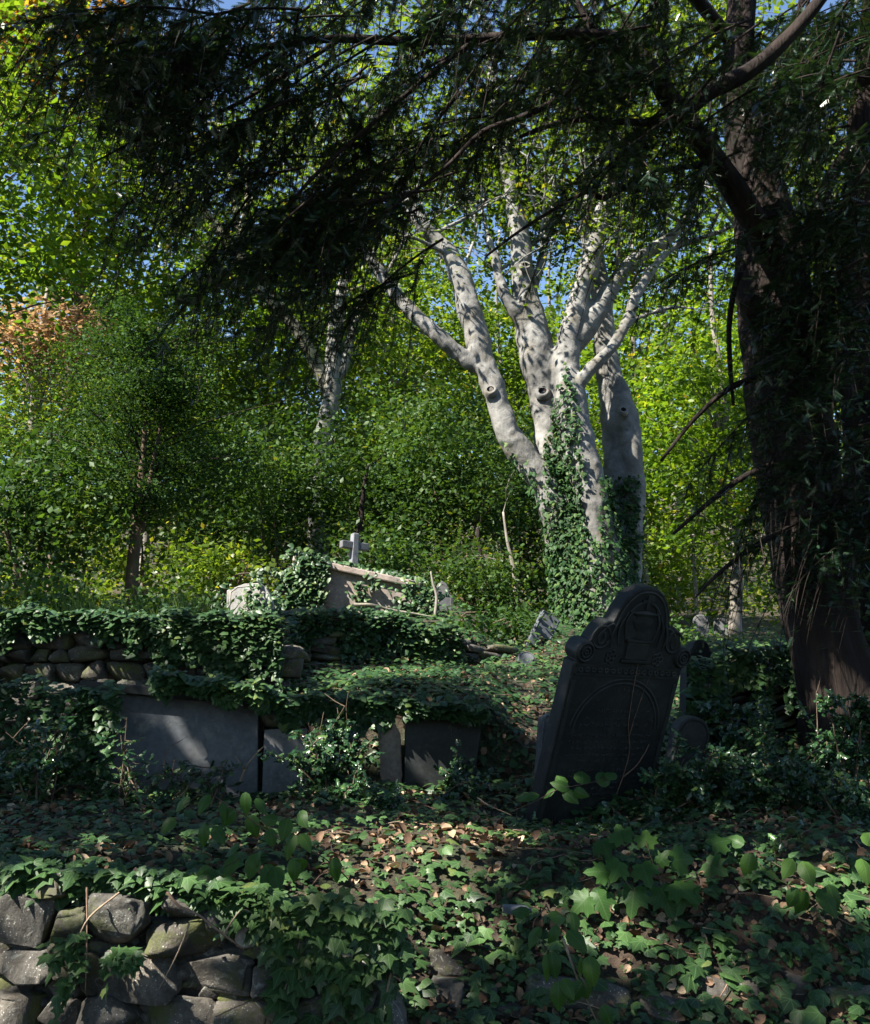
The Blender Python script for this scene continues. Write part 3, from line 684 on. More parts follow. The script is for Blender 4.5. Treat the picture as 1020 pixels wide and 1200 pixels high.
# tomb with the cross
tomb = empty('ivy_tomb', P(335, 712, 15.0), (0, math.radians(11.5), math.radians(6)))
tag(tomb, 'ivy-draped pinkish stone tomb with a flat coping on the upper terrace', 'tomb')
bevel(link('body', mesh_arrays('body', *box_arrays(.02, 1.72, 0, .8, -.3, .66), flat=True), M['tomb'], tomb), .01)
bevel(link('coping', mesh_arrays('coping', *box_arrays(-.06, 1.80, -.07, .87, .662, .76), flat=True), M['tomb'], tomb), .02)
tomb_m = np.array(tomb.rotation_euler.to_matrix()); tomb_o = np.array(tomb.location)
cb = P(414, 668, 15.55)
cross = tag(empty('stone_cross', cb, (0, math.radians(2), math.radians(30))), 'grey stone cross standing above the ivy-draped tomb', 'cross')
def taper_box(x0, x1, x0t, x1t, y0, y1, z0, z1):
    V = np.array([(x0, y0, z0), (x1, y0, z0), (x1, y1, z0), (x0, y1, z0), (x0t, y0, z1), (x1t, y0, z1), (x1t, y1, z1), (x0t, y1, z1)])
    return V, np.array([(3, 2, 1, 0), (4, 5, 6, 7), (0, 1, 5, 4), (1, 2, 6, 5), (2, 3, 7, 6), (3, 0, 4, 7)])
bevel(link('shaft', mesh_arrays('shaft', *taper_box(-.062, .062, -.045, .045, -.06, .06, -.2, .55), flat=True), M['cross'], cross), .012)
for s in (-1, 1):
    bevel(link('arm', mesh_arrays('arm', *box_arrays(*((-.22, -.049) if s < 0 else (.049, .22)), -.055, .055, .31, .42), flat=True), M['cross'], cross), .012)

# foreground headstone fragment among the leaves
fr = tag(empty('slate_fragment', P(605, 1066, 5.2)), 'small blue slate fragment lying among ivy below the gravestone', 'stone')
link('fragment', stone_mesh(77, ICO3, .1, .5), M['slate_blue'], fr).scale = (.075, .05, .02)
fr2 = tag(empty('slate_fragment', P(463, 966, 6.9)), 'dark blue slate piece on the ground beneath the sunlit holly', 'stone')
link('fragment', stone_mesh(78, ICO3, .1, .5), M['slate_blue'], fr2).scale = (.10, .06, .03)

# ------------------------------------------------------------------ trees
def px_tube(path, d, sides=14, sub=4, wob=.05, flute=None, seed=0):
    """path of (px, py, width px[, depth offset]) at distance d -> tube"""
    pts, rad = [], []
    for q in path:
        dd = d + (q[3] if len(q) > 3 else 0)
        pts.append(P(q[0], q[1], dd)); rad.append(q[2] * .5 * m_per_px(dd) * .97)
    return tube(pts, rad, sides, sub, wob, flute, seed)
def fuse(o, voxel, smooth=6):
    m = o.modifiers.new('remesh', 'REMESH'); m.mode = 'VOXEL'; m.voxel_size = voxel; m.use_smooth_shade = True
    s = o.modifiers.new('smooth', 'SMOOTH'); s.iterations = smooth; s.factor = .5
    return o
def closed(t):
    """cap the start of a tube so that it can be fused"""
    v, q, c = t
    n = q[:, 1].min() if False else None
    sides = len(c)
    v2 = np.vstack([v, v[:sides].mean(0)])
    cap0 = np.stack([(np.arange(sides) + 1) % sides, np.arange(sides), np.full(sides, len(v))], -1)
    return v2, q, np.vstack([c, cap0])
def twigs(starts, dirs, length, r0, rng, levels=2, kids=4, droop=.0, up=.25, spread=.7):
    """small branching limbs; returns tubes and the tip points"""
    out, tips = [], []
    todo = [(np.asarray(s, float), nrm(d), length, r0, 0) for s, d in zip(starts, dirs)]
    while todo:
        p, d, L, r, lv = todo.pop()
        pts = [p]; dd = d
        for _ in range(4):
            dd = nrm(dd + rng.normal(size=3) * .22 + np.array([0, 0, up - droop]) * .18)
            pts.append(pts[-1] + dd * L / 4)
        out.append(tube(pts, np.linspace(r, r * .4, 5), 5 if lv else 6, 2))
        tips.append(pts[-1]); tips.append(pts[2])
        if lv < levels:
            for k in range(kids):
                t = pts[1 + (k % 4)]
                todo.append((t, nrm(dd + rng.normal(size=3) * spread), L * (.5 + .25 * rng.random()), r * .5, lv + 1))
    return out, np.array(tips)
def spray(centers, per, spread, rng, flat=.35):
    c = np.repeat(centers, per, axis=0)
    return c + rng.normal(size=c.shape) * np.array([spread, spread, spread * flat])
def leaf_frame(n, rng, up=1.0, tilt=.55):
    nor = nrm(np.array([0, 0, up]) + rng.normal(size=(n, 3)) * tilt)
    fwd = nrm(rng.normal(size=(n, 3)) + np.array([0, 0, -.35]))
    return fwd, nor
def crown(name, pos, size, mat, parent, rng, tmpl=SIMPLE, tilt=.55, keep=True):
    if keep: pos = pos[sun_keep(pos)]
    fwd, nor = leaf_frame(len(pos), rng, 1.0, tilt)
    rd = np.clip(.45 + .42 * vnoise(pos, 1.5 if size < .1 else 1.0, (size * 90, 1, 2)) + .17 * rng.normal(size=len(pos)), 0, 1)
    return scatter(name, tmpl, pos, fwd, nor, size * (.5 + .95 * rng.random(len(pos))), mat, parent, rd)

# the great grey beech
bd = 17.0
beech = tag(empty('beech_tree', (P(697, 705, bd)[0], bd, gz(P(697, 705, bd)[0], bd))), 'big pale grey many-stemmed beech with ivy up its foot', 'tree')
limbs = [
    [(704, 760, 118), (698, 715, 96), (685, 660, 78, -.1), (668, 610, 70, -.1), (655, 570, 52, -.1), (645, 520, 40, -.05), (639, 470, 38), (630, 420, 46), (621, 375, 42), (613, 330, 33), (610, 285, 28), (602, 235, 24, .1), (592, 180, 22, .2), (580, 110, 18, .4), (572, 30, 14, .6)],
    [(690, 700, 60), (662, 620, 50, -.2), (640, 568, 38, -.3), (618, 540, 34, -.35), (598, 512, 33, -.4), (585, 475, 31, -.4), (574, 440, 30, -.4), (560, 400, 31, -.4), (550, 360, 31, -.4), (540, 325, 27, -.4), (528, 300, 24, -.4), (505, 275, 21, -.4), (488, 255, 18, -.4), (470, 215, 14, -.3)],
    [(562, 432, 16, -.4), (545, 420, 20, -.45), (512, 392, 20, -.5), (480, 362, 18, -.5), (450, 325, 16, -.5), (427, 292, 14, -.5), (412, 268, 12, -.4), (395, 225, 9, -.3)],
    [(706, 740, 80, -.2), (702, 680, 66, -.35), (697, 620, 50, -.4), (686, 560, 46, -.4), (675, 510, 44, -.35), (668, 465, 38, -.3), (664, 425, 34, -.2), (671, 380, 30, -.2), (684, 335, 28, -.2), (697, 290, 26, -.2), (708, 245, 22, -.2), (722, 205, 19, -.1), (742, 175, 15), (760, 120, 12, .2)],
    [(668, 410, 22, -.2), (685, 390, 28, -.15), (702, 362, 26, -.1), (722, 328, 22), (748, 302, 19, .05), (775, 285, 16, .1), (800, 262, 13, .1), (815, 232, 10, .1), (835, 200, 8, .2)],
    [(672, 455, 16, -.35), (688, 438, 17, -.45), (708, 416, 16, -.5), (724, 398, 16, -.5), (736, 374, 14, -.45), (748, 342, 13, -.4), (766, 314, 12, -.35), (790, 290, 10, -.3), (830, 276, 8, -.3), (862, 264, 6, -.3)],
    [(722, 740, 60, .3), (728, 680, 48, .5), (731, 620, 44, .6), (727, 570, 40, .7), (724, 530, 38, .75), (720, 490, 36, .8), (716, 450, 34, .8), (710, 410, 31, .8), (706, 370, 27, .8), (704, 330, 24, .8), (697, 290, 20, .8), (690, 245, 16, .8), (688, 190, 13, .9)],
    [(728, 690, 40, .4), (741, 610, 30, .5), (742, 560, 30, .55), (738, 520, 30, .55), (735, 488, 30, .62), (728, 464, 26, .68), (718, 430, 20, .75), (711, 395, 12, .8)],
    [(628, 400, 26, -.05), (606, 368, 20, -.1), (592, 345, 16, -.15), (584, 318, 12, -.15), (572, 275, 9, -.1)],
    [(618, 350, 14, .1), (634, 310, 13, .15), (640, 270, 11, .2), (652, 215, 9, .3)],
    [(735, 378, 7, -.45), (760, 368, 6, -.5), (790, 360, 5, -.5), (825, 362, 3.5, -.5), (850, 356, 2.5, -.5)],
    [(690, 300, 14, -.2), (684, 270, 11, -.25), (690, 225, 10, -.25), (705, 180, 8, -.2)],
]
bt_tubes = [closed(px_tube(l, bd, 16, 5, .045, seed=i)) for i, l in enumerate(limbs)]
trunk = world_child(link('trunk', tubes_mesh('trunk', bt_tubes), M['bark_beech']), beech)
fuse(trunk, .028, 5)
lump = bpy.data.textures.new('lumps', 'CLOUDS'); lump.noise_scale = .30; lump.noise_depth = 2
dm = trunk.modifiers.new('lumps', 'DISPLACE'); dm.texture = lump; dm.strength = .085; dm.mid_level = .5
for px, py, r, dd, dx in ((575, 456, 6.5, -.62, -.2), (636, 458, 7.5, -.30, -.15), (616, 310, 6, -.3, .1), (731, 480, 5, .3, .1)):
    p = P(px, py, bd + dd); s = m_per_px(bd) * r
    ax = nrm(np.array([dx, -1, .45]))
    v, q, c = tube([p - ax * .06, p - ax * .008, p + ax * .010], [s * 1.45, s * 1.2, s], 14, 2)
    st = world_child(link('branch_stub', tubes_mesh('branch_stub', [(v, q, c[:0])]), M['bark_beech']), beech)
    e1 = nrm(np.cross(ax, [0, 0, 1])); e2 = np.cross(ax, e1); a = np.linspace(0, 6.283, 15)[:-1]
    hv = np.vstack([p - ax * .12] + [p + ax * .007 + (np.cos(t) * e1 + np.sin(t) * e2) * s * .68 for t in a]); hv2 = np.vstack([p + ax * .0095 + (np.cos(t) * e1 + np.sin(t) * e2) * s * 1.0 for t in a])
    V = np.vstack([hv, hv2]); T = [(0, 1 + i, 1 + (i + 1) % 14) for i in range(14)]
    T += [(1 + i, 15 + i, 15 + (i + 1) % 14) for i in range(14)] + [(1 + i, 15 + (i + 1) % 14, 1 + (i + 1) % 14) for i in range(14)]
    link('rim', mesh_arrays('rim', V[1:], np.array(T[14:]) - 1), M['bark_beech'], st)
    link('hollow', mesh_arrays('hollow', V[:15], np.array(T[:14])), M['bark_yew'], st)
r_ = np.random.default_rng(21)
st_, di_ = [], []
for l in limbs:
    n = len(l)
    for q in l[max(0, n - 6):]:
        if q[1] < 330:
            st_.append(P(q[0], q[1], bd + (q[3] if len(q) > 3 else 0))); di_.append(nrm(np.array([r_.normal() * .8, r_.normal() * .8, .7])))
# the limbs go on above the picture
for l in limbs[:8]:
    q = l[-1]
    if q[1] < 260: st_.append(P(q[0], q[1], bd + .3)); di_.append(np.array([(q[0] - 640) * .002, .1, 1.0]))
tb_, tips = twigs(st_, di_, 2.6, .035, r_, 2, 3, up=.3)
world_child(link('branch', tubes_mesh('branch', tb_), M['bark_beech']), beech)
pos = spray(tips, 36, .40, r_)
crown('crown', pos, .105, M['beech'], beech, r_)

# ivy on the beech foot
def poly_mask(polys):
    def f(p):
        x, y = proj(p); k = np.zeros(len(p))
        for w, pl in polys:
            pl = np.array(pl, float); ins = np.zeros(len(p), bool); j = len(pl) - 1
            for i in range(len(pl)):
                c = ((pl[i, 1] > y) != (pl[j, 1] > y)) & (x < (pl[j, 0] - pl[i, 0]) * (y - pl[i, 1]) / (pl[j, 1] - pl[i, 1] + 1e-9) + pl[i, 0])
                ins ^= c; j = i
            k = np.where(ins, w, k)
        return k
    return f
IVV = np.vstack([t[0] for t in bt_tubes]); off = np.cumsum([0] + [len(t[0]) for t in bt_tubes])
IVT = np.vstack([np.vstack([tri_arrays(t[0], t[1])[1] + off[i]]) for i, t in enumerate(bt_tubes)])
bmask = poly_mask([(1.0, [(654, 470), (664, 425), (676, 470), (684, 540), (688, 590), (700, 640), (745, 600), (748, 690), (752, 760), (640, 760), (650, 690), (640, 600), (634, 540), (645, 500)]), (.35, [(634, 560), (600, 520), (590, 500), (600, 540), (640, 600)]), (.8, [(700, 560), (748, 560), (748, 640), (700, 640)]), (0.0, [(684, 550), (699, 560), (702, 625), (690, 622)])])
p, n = sample(IVV, IVT, 19000, bmask)
p = p + n * (.03 + .10 * RNG.random((len(p), 1)) ** 1.5)
ivb = tag(empty('climbing_ivy', (beech.location[0], beech.location[1], beech.location[2])), 'dark green ivy climbing the foot of the big grey beech', 'ivy')
fw_ = nrm(np.array([0, 0, -1.0]) + RNG.normal(size=p.shape) * .45)
scatter('foliage', IVY_LOW, p, fw_, n + np.array([0, -.1, .45]) + RNG.normal(size=p.shape) * .5, .072 * (.45 + 1.0 * RNG.random(len(p)) ** 1.3), M['ivy_trunk'], ivb)

# second beech, up the slope to the left
d2 = 24.0
b2 = tag(empty('beech_tree', (P(376, 690, d2)[0], d2, gz(P(376, 690, d2)[0], d2))), 'pale forked beech among shrubs with a mossy limb reaching left', 'tree')
limbs2 = [
    [(374, 720, 34), (374, 640, 28), (374, 570, 25), (380, 510, 24), (390, 460, 24), (390, 425, 22), (394, 380, 20), (400, 345, 18), (407, 315, 16), (412, 260, 12), (405, 180, 10), (395, 90, 7)],
    [(386, 460, 18), (376, 438, 17), (362, 410, 17, -.2), (345, 382, 17, -.4), (318, 352, 17, -.6), (295, 322, 16, -.8), (272, 290, 15, -1), (242, 252, 13, -1.2), (205, 215, 11, -1.4), (170, 180, 9, -1.6), (130, 150, 6, -1.8)],
    [(400, 440, 12), (408, 415, 12), (414, 385, 11), (430, 330, 9), (445, 270, 7)],
    [(292, 318, 12, -.8), (280, 285, 11, -.8), (276, 245, 10, -.8), (268, 190, 8, -.8), (250, 120, 6, -.8)],
    [(278, 290, 8, -1), (290, 215, 7, -1.2), (262, 148, 6, -1.4), (200, 152, 5, -1.5), (120, 160, 4, -1.6)],
]
tb2 = [closed(px_tube(l, d2, 12, 4, .05, seed=40 + i)) for i, l in enumerate(limbs2)]
fuse(world_child(link('trunk', tubes_mesh('trunk', tb2[:1] + tb2[2:3]), M['bark_beech']), b2), .04, 4)
world_child(link('limb', tubes_mesh('limb', [tb2[1]] + tb2[3:]), M['bark_moss']), b2)
st_, di_ = [], []
for l in limbs2:
    for q in l[3:]:
        if q[1] < 400: st_.append(P(q[0], q[1], d2 + (q[3] if len(q) > 3 else 0))); di_.append(nrm(np.array([r_.normal(), r_.normal() * .8, .4])))
tq, tips = twigs(st_, di_, 2.4, .03, r_, 2, 3, up=.1)
world_child(link('branch', tubes_mesh('branch', tq), M['bark_moss']), b2)
crown('crown', spray(tips, 34, .42, r_), .13, M['beech_yellow'], b2, r_)

# broadleaved trees of the wood behind
def wood_tree(name, label, x, y, h, rx, rz, zc, nleaf, size, mat, bark_m, rng_seed, r=.16, group='trees of the wood behind', lean=0.0, tilt=.6, clump=.36, per=48, bend=.4):
    rng = np.random.default_rng(rng_seed); z0 = gz(x, y)
    root = tag(empty(name, (x, y, z0)), label, 'tree', group)
    pts = [np.array([x, y, z0 - .3])]
    for k in range(1, 6): pts.append(np.array([x + lean * k / 5 * h + rng.normal() * bend * .25, y + rng.normal() * bend * .25, z0 + h * k / 5 * .95]))
    world_child(link('trunk', tubes_mesh('trunk', [tube(pts, np.linspace(r, r * .25, 6), 8, 4, .06)]), bark_m), root)
    nc = max(8, nleaf // per)
    q = nrm(rng.normal(size=(nc, 3))) * (rng.random((nc, 1)) ** .45)
    cen = np.array([x + lean * h * .7, y, z0 + zc]) + q * np.array([rx, rx * .85, rz])
    br = []
    for c in cen[::max(1, nc // 34)]:
        t = np.clip((c[2] - z0) / h * .75 + .05, .12, .95); b = pts[0] + (pts[-1] - pts[0]) * t
        mid = (b + c) / 2 + np.array([0, 0, .25])
        br.append(tube([b, mid, c], [r * .35 * (1.1 - t), r * .2 * (1.1 - t), .008], 5, 3))
    world_child(link('branch', tubes_mesh('branch', br), bark_m), root)
    crown('crown', spray(cen, per, clump, rng, .45), size, mat, root, rng, tilt=tilt)
    return root
def shrub(name, label, x, y, h, rx, nleaf, size, mat, seed, stems=5, tmpl=SIMPLE, group='shrubs under the trees', cat='shrub', bark_m=None, per=34, clump=.28, low=.1):
    rng = np.random.default_rng(seed); z0 = gz(x, y)
    root = tag(empty(name, (x, y, z0)), label, cat, group)
    nc = max(6, nleaf // per); q = nrm(rng.normal(size=(nc, 3))) * (rng.random((nc, 1)) ** .5)
    cen = np.array([x, y, z0 + h * (.5 + low)]) + q * np.array([rx, rx * .8, h * .5])
    cen = cen[cen[:, 2] > z0]
    st = []
    for k in range(stems):
        c = cen[rng.integers(len(cen))]; st.append(tube([(x + rng.normal() * .12, y + rng.normal() * .12, z0 - .1), (np.array([x, y, z0]) + c) / 2 + rng.normal(size=3) * .15, c], [.035, .022, .006], 5, 3))
    world_child(link('stem', tubes_mesh('stem', st), bark_m or M['bark_brown']), root)
    crown('foliage', spray(cen, per, clump, rng, .7), size, mat, root, rng, tmpl, .8)
    return root
def at(px, d): return (px - CX) * d / F * 1.0
BB, BP = M['bark_brown'], M['bark_pale']
WT = [  # px, distance, height, rx, rz, crown centre, leaves, leaf size, mat, bark, label
    (-90, 19, 13, 3.0, 4.6, 9.0, 11000, .11, 'beech_yellow', BB, 'sunlit yellow-green tree at the left edge'),
    (60, 26, 17, 4.2, 5.5, 11.0, 15000, .13, 'beech_yellow', BB, 'tall light green tree rising behind the small dark yew'),
    (25, 23, 8, 1.5, .95, 6.3, 2600, .11, 'copper', BP, 'pinkish copper-leaved tree behind the left edge'),
    (165, 31, 14, 3.6, 4.2, 8.2, 10000, .14, 'beech', BP, 'light green tree below the bright gap of sky'),
    (300, 33, 17, 3.6, 5.2, 9.0, 12000, .14, 'beech_yellow', BP, 'yellow-green tree behind the pale forked beech'),
    (455, 30, 14, 3.6, 4.6, 7.8, 12000, .13, 'beech', BP, 'green tree between the two grey beeches'),
    (590, 36, 15, 3.8, 4.4, 7.4, 9000, .15, 'beech', BP, 'green tree seen between the stems of the big beech'),
    (760, 30, 13, 3.4, 4.0, 6.0, 12000, .13, 'beech_yellow', BP, 'bright yellow-green tree right of the big beech'),
    (860, 24, 10, 2.6, 3.2, 4.4, 11000, .10, 'beech_yellow', BP, 'low golden-green beech left of the leaning yew trunk'),
    (960, 32, 18, 4.6, 6.0, 10.0, 13000, .14, 'beech_yellow', BB, 'yellowing tree glimpsed behind the yew trunk'),
    (1080, 26, 16, 4.0, 5.5, 9.0, 9000, .14, 'beech', BB, 'green tree beyond the right edge behind the yew'),
    (800, 40, 20, 4.5, 5.0, 14.0, 6000, .16, 'beech_yellow', BP, 'tall tree with yellow leaves above the big beech\'s right limbs'),
    (-90, 22, 16, 3.2, 2.6, 14.0, 7000, .13, 'orange', BB, 'orange-tinged crown in the top left corner'),
    (90, 38, 15, 4.5, 5.0, 8.0, 9000, .15, 'beech', BP, 'far light green tree at the left behind the copper-leaved one'),
    (230, 42, 13, 4.5, 4.0, 6.5, 9000, .16, 'beech', BP, 'far green tree low behind the small yew'),
    (660, 44, 18, 4.5, 4.5, 9.5, 8000, .17, 'beech', BP, 'far green tree low behind the big beech'),
    (420, 46, 22, 5.0, 6.0, 13.0, 9000, .18, 'beech_yellow', BP, 'far pale green tree high behind the forked beech'),
]
for i, (px, d, h, rx, rz, zc, nl, sz, mt, bk, lb) in enumerate(WT):
    wood_tree('woodland_tree', lb, at(px, d), d, h, rx, rz, zc, int(nl * .95), sz * 1.5, M[mt], bk, 500 + i)
SH = [
    (265, 21, 3.6, 1.6, 6500, .085, 'shrub', 'glossy green shrub between the small yew and the tomb'),
    (335, 19.5, 3.4, 1.2, 6000, .075, 'shrub', 'dense green shrub behind the ivy-draped tomb'),
    (450, 22, 4.6, 1.7, 9000, .085, 'shrub', 'tall dark green shrub behind the stone cross'),
    (530, 20.5, 4.2, 1.6, 8500, .08, 'shrub', 'dark green shrub left of the big beech trunk'),
    (605, 23, 4.4, 1.5, 7000, .085, 'shrub', 'green shrub just left of the ivy-clad beech foot'),
    (560, 17.2, .95, .75, 3200, .06, 'shrub', 'low bright green bush in front of the white-stemmed sapling'),
    (775, 34, 3.4, 1.8, 6000, .085, 'beech_yellow', 'yellow-green bush right of the big beech'),
    (985, 21, 2.4, 1.3, 4000, .08, 'beech_yellow', 'sunny low bush beside the yew trunk'),
    (25, 16.5, 2.4, 1.5, 6000, .08, 'shrub', 'green bush at the left edge above the bank wall'),
    (255, 15.5, .95, .7, 2400, .07, 'beech', 'bright yellow-green bush on the bank above the slate panel'),
    (80, 14.2, .45, .7, 2000, .065, 'beech', 'low sunlit bush on the bank left of the small yew trunk'),
    (190, 13.2, .3, .6, 1400, .06, 'shrub', 'low green herbs on the bank below the small yew trunk'),
    (30, 12.6, .6, .7, 2000, .06, 'shrub', 'low green herbs on the bank at the left edge'),
    (585, 14.5, .45, .6, 1700, .06, 'shrub', 'low shaded bush on the slope before the beech foot'),
    (760, 15.5, .45, .7, 1800, .065, 'shrub', 'low shaded bush behind the carved gravestone'),
    (975, 12.5, .5, .5, 1600, .065, 'ivy_far', 'dark leafy mound between carved gravestone and yew trunk'),
    (45, 21.5, 5.2, 1.7, 7000, .08, 'beech', 'tall light green bush before the copper-leaved tree'),
    (440, 17.5, 1.2, .7, 2500, .065, 'shrub', 'small green bush just behind the cross'),
    (690, 24, 3.0, 1.5, 5000, .085, 'shrub', 'green bush behind the foot of the big beech'),
    (160, 25, 5.0, 2.4, 8000, .10, 'beech', 'large light green bush behind the small yew'),
    (400, 27, 5.5, 2.6, 9000, .10, 'beech', 'large light green bush below the pale forked beech'),
]
for i, (px, d, h, rx, nl, sz, mt, lb) in enumerate(SH):
    shrub('shrub', lb, at(px, d), d, h, rx, int(nl * .95), sz * 1.4, M[mt], 700 + i)

# pale thin saplings by the shrubs
for i, (path, d, lb) in enumerate((([(606, 712, 7), (604, 680, 6), (600, 655, 5), (595, 635, 4), (590, 600, 3)], 17.6, 'thin white-barked sapling beside the tilted slate gravestone'),
                                   ([(567, 700, 6), (565, 675, 6), (563, 650, 5), (560, 620, 4)], 18.5, 'thin grey sapling left of the white-barked one'),
                                   ([(510, 722, 4), (512, 700, 4), (508, 685, 3), (505, 670, 2)], 15.0, 'thin pale dead stem right of the tomb'),
                                   ([(420, 700, 12), (421, 650, 11), (423, 610, 9), (426, 575, 6), (432, 545, 3)], 19.5, 'dark straight thin trunk just behind the cross'),
                                   ([(818, 760, 5), (816, 700, 5), (812, 640, 4), (806, 560, 4)], 30, 'thin pale stem by the two upright grey gravestones'))):
    b = P(path[0][0], path[0][1], d); sp = tag(empty('sapling', b), lb, 'tree')
    t1 = px_tube(path, d, 7, 4, .1, seed=i)
    world_child(link('trunk', tubes_mesh('trunk', [t1]), BP if i in (0, 2, 4) else M['bark_yew']), sp)
    mid = P(path[2][0], path[2][1], d); rr = np.random.default_rng(60 + i)
    if i == 2: continue
    tq, tips = twigs([mid, P(*path[-1][:2], d)], [np.array([-1, .1, .1]), np.array([.5, 0, .8])], .7, .008, rr, 1, 3)
    world_child(link('branch', tubes_mesh('branch', tq), BP if i in (0, 2, 4) else M['bark_yew']), sp)
    crown('crown', spray(tips, 14, .2, rr), .07, M['shrub'], sp, rr)

# small dark yew on the left bank
dy = 17.0
ytr = tag(empty('yew_tree', P(155, 700, dy)), 'small spreading dark yew on the left bank', 'tree')
yt = [px_tube([(153, 720, 17), (156, 660, 15), (161, 610, 13), (166, 560, 10), (170, 500, 7), (172, 440, 4)], dy, 9, 4, .08), px_tube([(157, 650, 9), (170, 600, 8), (178, 550, 6), (190, 490, 4)], dy, 7, 4, .08)]
world_child(link('trunk', tubes_mesh('trunk', yt), M['bark_brown']), ytr)
rr = np.random.default_rng(77)
bs, cen = [], []
for k in range(95):
    y0 = 615 - 220 * rr.random() ** 1.1; b = P(160 + (640 - y0) * .06, y0, dy)
    a = rr.random() * 6.283; L = (.5 + 1.9 * rr.random()) * (1.15 if y0 > 480 else .8)
    tip = b + np.array([math.cos(a) * L, math.sin(a) * L * .7, .35 * L + rr.normal() * .15])
    bs.append(tube([b, (b + tip) / 2 + np.array([0, 0, .12]), tip], [.018, .011, .004], 5, 3))
    for t in np.linspace(.35, 1.05, 9): cen.append(b + (tip - b) * t + rr.normal(size=3) * .16 + np.array([0, 0, -.05]))
world_child(link('branch', tubes_mesh('branch', bs), M['bark_yew']), ytr)
pos = spray(np.array(cen), 46, .15, rr, .5)
pos = pos[sun_keep(pos)]
fw_ = nrm(rr.normal(size=pos.shape) + np.array([0, 0, -.2])); scatter('crown', SIMPLE, pos, fw_, np.array([0, 0, 1.0]) + rr.normal(size=pos.shape) * .7, .06 * (.5 + .9 * rr.random(len(pos))), M['yew_small'], ytr, np.clip(.45 + .4 * vnoise(pos, 2.5) + .18 * rr.normal(size=len(pos)), 0, 1))

# ------------------------------------------------------------------ the great yew at the right
yd = 8.6
yew = tag(empty('yew_tree', P(985, 820, yd)), 'huge old dark yew with leaning fluted trunk overhanging the graves', 'tree')
ytrunk = [px_tube([(1000, 860, 120), (982, 800, 96), (962, 725, 88), (948, 650, 92), (936, 560, 100), (922, 480, 100), (914, 400, 96), (905, 320, 88), (895, 250, 76), (880, 180, 62), (868, 120, 48), (866, 60, 40), (872, -30, 34), (880, -160, 26), (890, -320, 16)], yd, 44, 7, .05, (6, .055), 3)]
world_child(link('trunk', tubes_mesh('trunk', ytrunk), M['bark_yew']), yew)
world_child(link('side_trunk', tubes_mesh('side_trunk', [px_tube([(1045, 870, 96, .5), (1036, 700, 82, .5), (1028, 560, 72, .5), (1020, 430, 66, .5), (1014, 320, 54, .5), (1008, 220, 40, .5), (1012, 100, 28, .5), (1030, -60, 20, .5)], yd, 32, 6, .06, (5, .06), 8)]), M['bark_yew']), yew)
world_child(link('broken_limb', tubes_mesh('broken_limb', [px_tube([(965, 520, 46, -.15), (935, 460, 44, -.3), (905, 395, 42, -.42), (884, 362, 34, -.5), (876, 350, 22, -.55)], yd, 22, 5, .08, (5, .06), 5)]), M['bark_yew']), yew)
ylimbs = [
    [(985, 470, 40, -.2), (952, 385, 42, -.35), (925, 330, 40, -.5), (888, 268, 37, -.7), (850, 205, 34, -.9), (808, 145, 31, -1.1), (782, 112, 27, -1.2), (757, 75, 23, -1.4), (728, 46, 20, -1.5), (650, 40, 16, -1.7), (560, 45, 14, -1.8), (470, 48, 13, -1.9), (385, 45, 11, -2), (280, 60, 8, -2)],
    [(798, 135, 20, -1.1), (832, 108, 22, -1.1), (880, 82, 22, -1.1), (925, 42, 20, -1.1), (965, -5, 17, -1.1), (1010, -70, 12, -1.1)],
    [(806, 146, 12, -1.1), (770, 144, 11, -1.2), (720, 142, 10, -1.3), (665, 141, 8, -1.4), (610, 160, 5, -1.5)],
    [(838, 194, 9, -.9), (800, 196, 8, -1.0), (760, 205, 8, -1.1), (728, 222, 7, -1.1), (706, 232, 7, -1.1), (688, 225, 6, -1.2), (650, 245, 5, -1.2), (610, 270, 4, -1.3), (570, 300, 3, -1.3)],
    [(728, 48, 13, -1.5), (690, 90, 11, -1.6), (650, 118, 10, -1.6), (610, 138, 9, -1.7), (565, 155, 7, -1.8), (520, 198, 5, -1.8), (470, 235, 4, -1.9), (420, 275, 3, -1.9)],
    [(885, 160, 22), (915, 135, 20, .1), (960, 112, 19, .1), (1010, 95, 16, .1), (1060, 80, 12)],
    [(872, 210, 14, -.4), (890, 160, 13, -.5), (905, 110, 12, -.5), (925, 60, 11, -.5), (940, 0, 9, -.5), (955, -80, 6, -.4)],
    [(935, 300, 20, .3), (960, 240, 18, .2), (985, 190, 16, .1), (1020, 150, 12)],
    [(876, 300, 8, -.4), (862, 335, 8, -.5), (855, 380, 7, -.5), (856, 430, 6, -.5), (860, 475, 4, -.5)],
    [(560, 44, 8, -1.8), (500, 90, 7, -1.9), (430, 150, 6, -2), (360, 215, 5, -2), (310, 280, 3, -2)],
    [(400, 45, 8, -2), (330, 90, 6, -2), (260, 130, 5, -2), (190, 150, 4, -2.1), (110, 190, 2.5, -2.1)],
    [(905, 545, 10, -.3), (870, 560, 8, -.5), (830, 590, 6, -.7), (790, 625, 4, -.9)],
    [(925, 620, 9, -.3), (885, 640, 7, -.5), (845, 670, 5, -.6), (815, 700, 3, -.7)],
    [(895, 440, 10, -.4), (855, 455, 8, -.5), (815, 490, 6, -.6), (775, 540, 4, -.7)],
    [(700, 42, 10, -1.5), (660, -20, 12, -1.4), (600, -90, 10, -1.3), (500, -160, 8, -1.4)],
    [(866, 60, 20), (800, -20, 20, -.4), (700, -110, 17, -.8), (560, -190, 13, -1.0), (420, -230, 9, -1.2)],
]
for i, l in enumerate(ylimbs):
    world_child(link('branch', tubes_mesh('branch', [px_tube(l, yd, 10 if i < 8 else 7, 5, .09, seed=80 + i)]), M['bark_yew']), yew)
ry = np.random.default_rng(90)
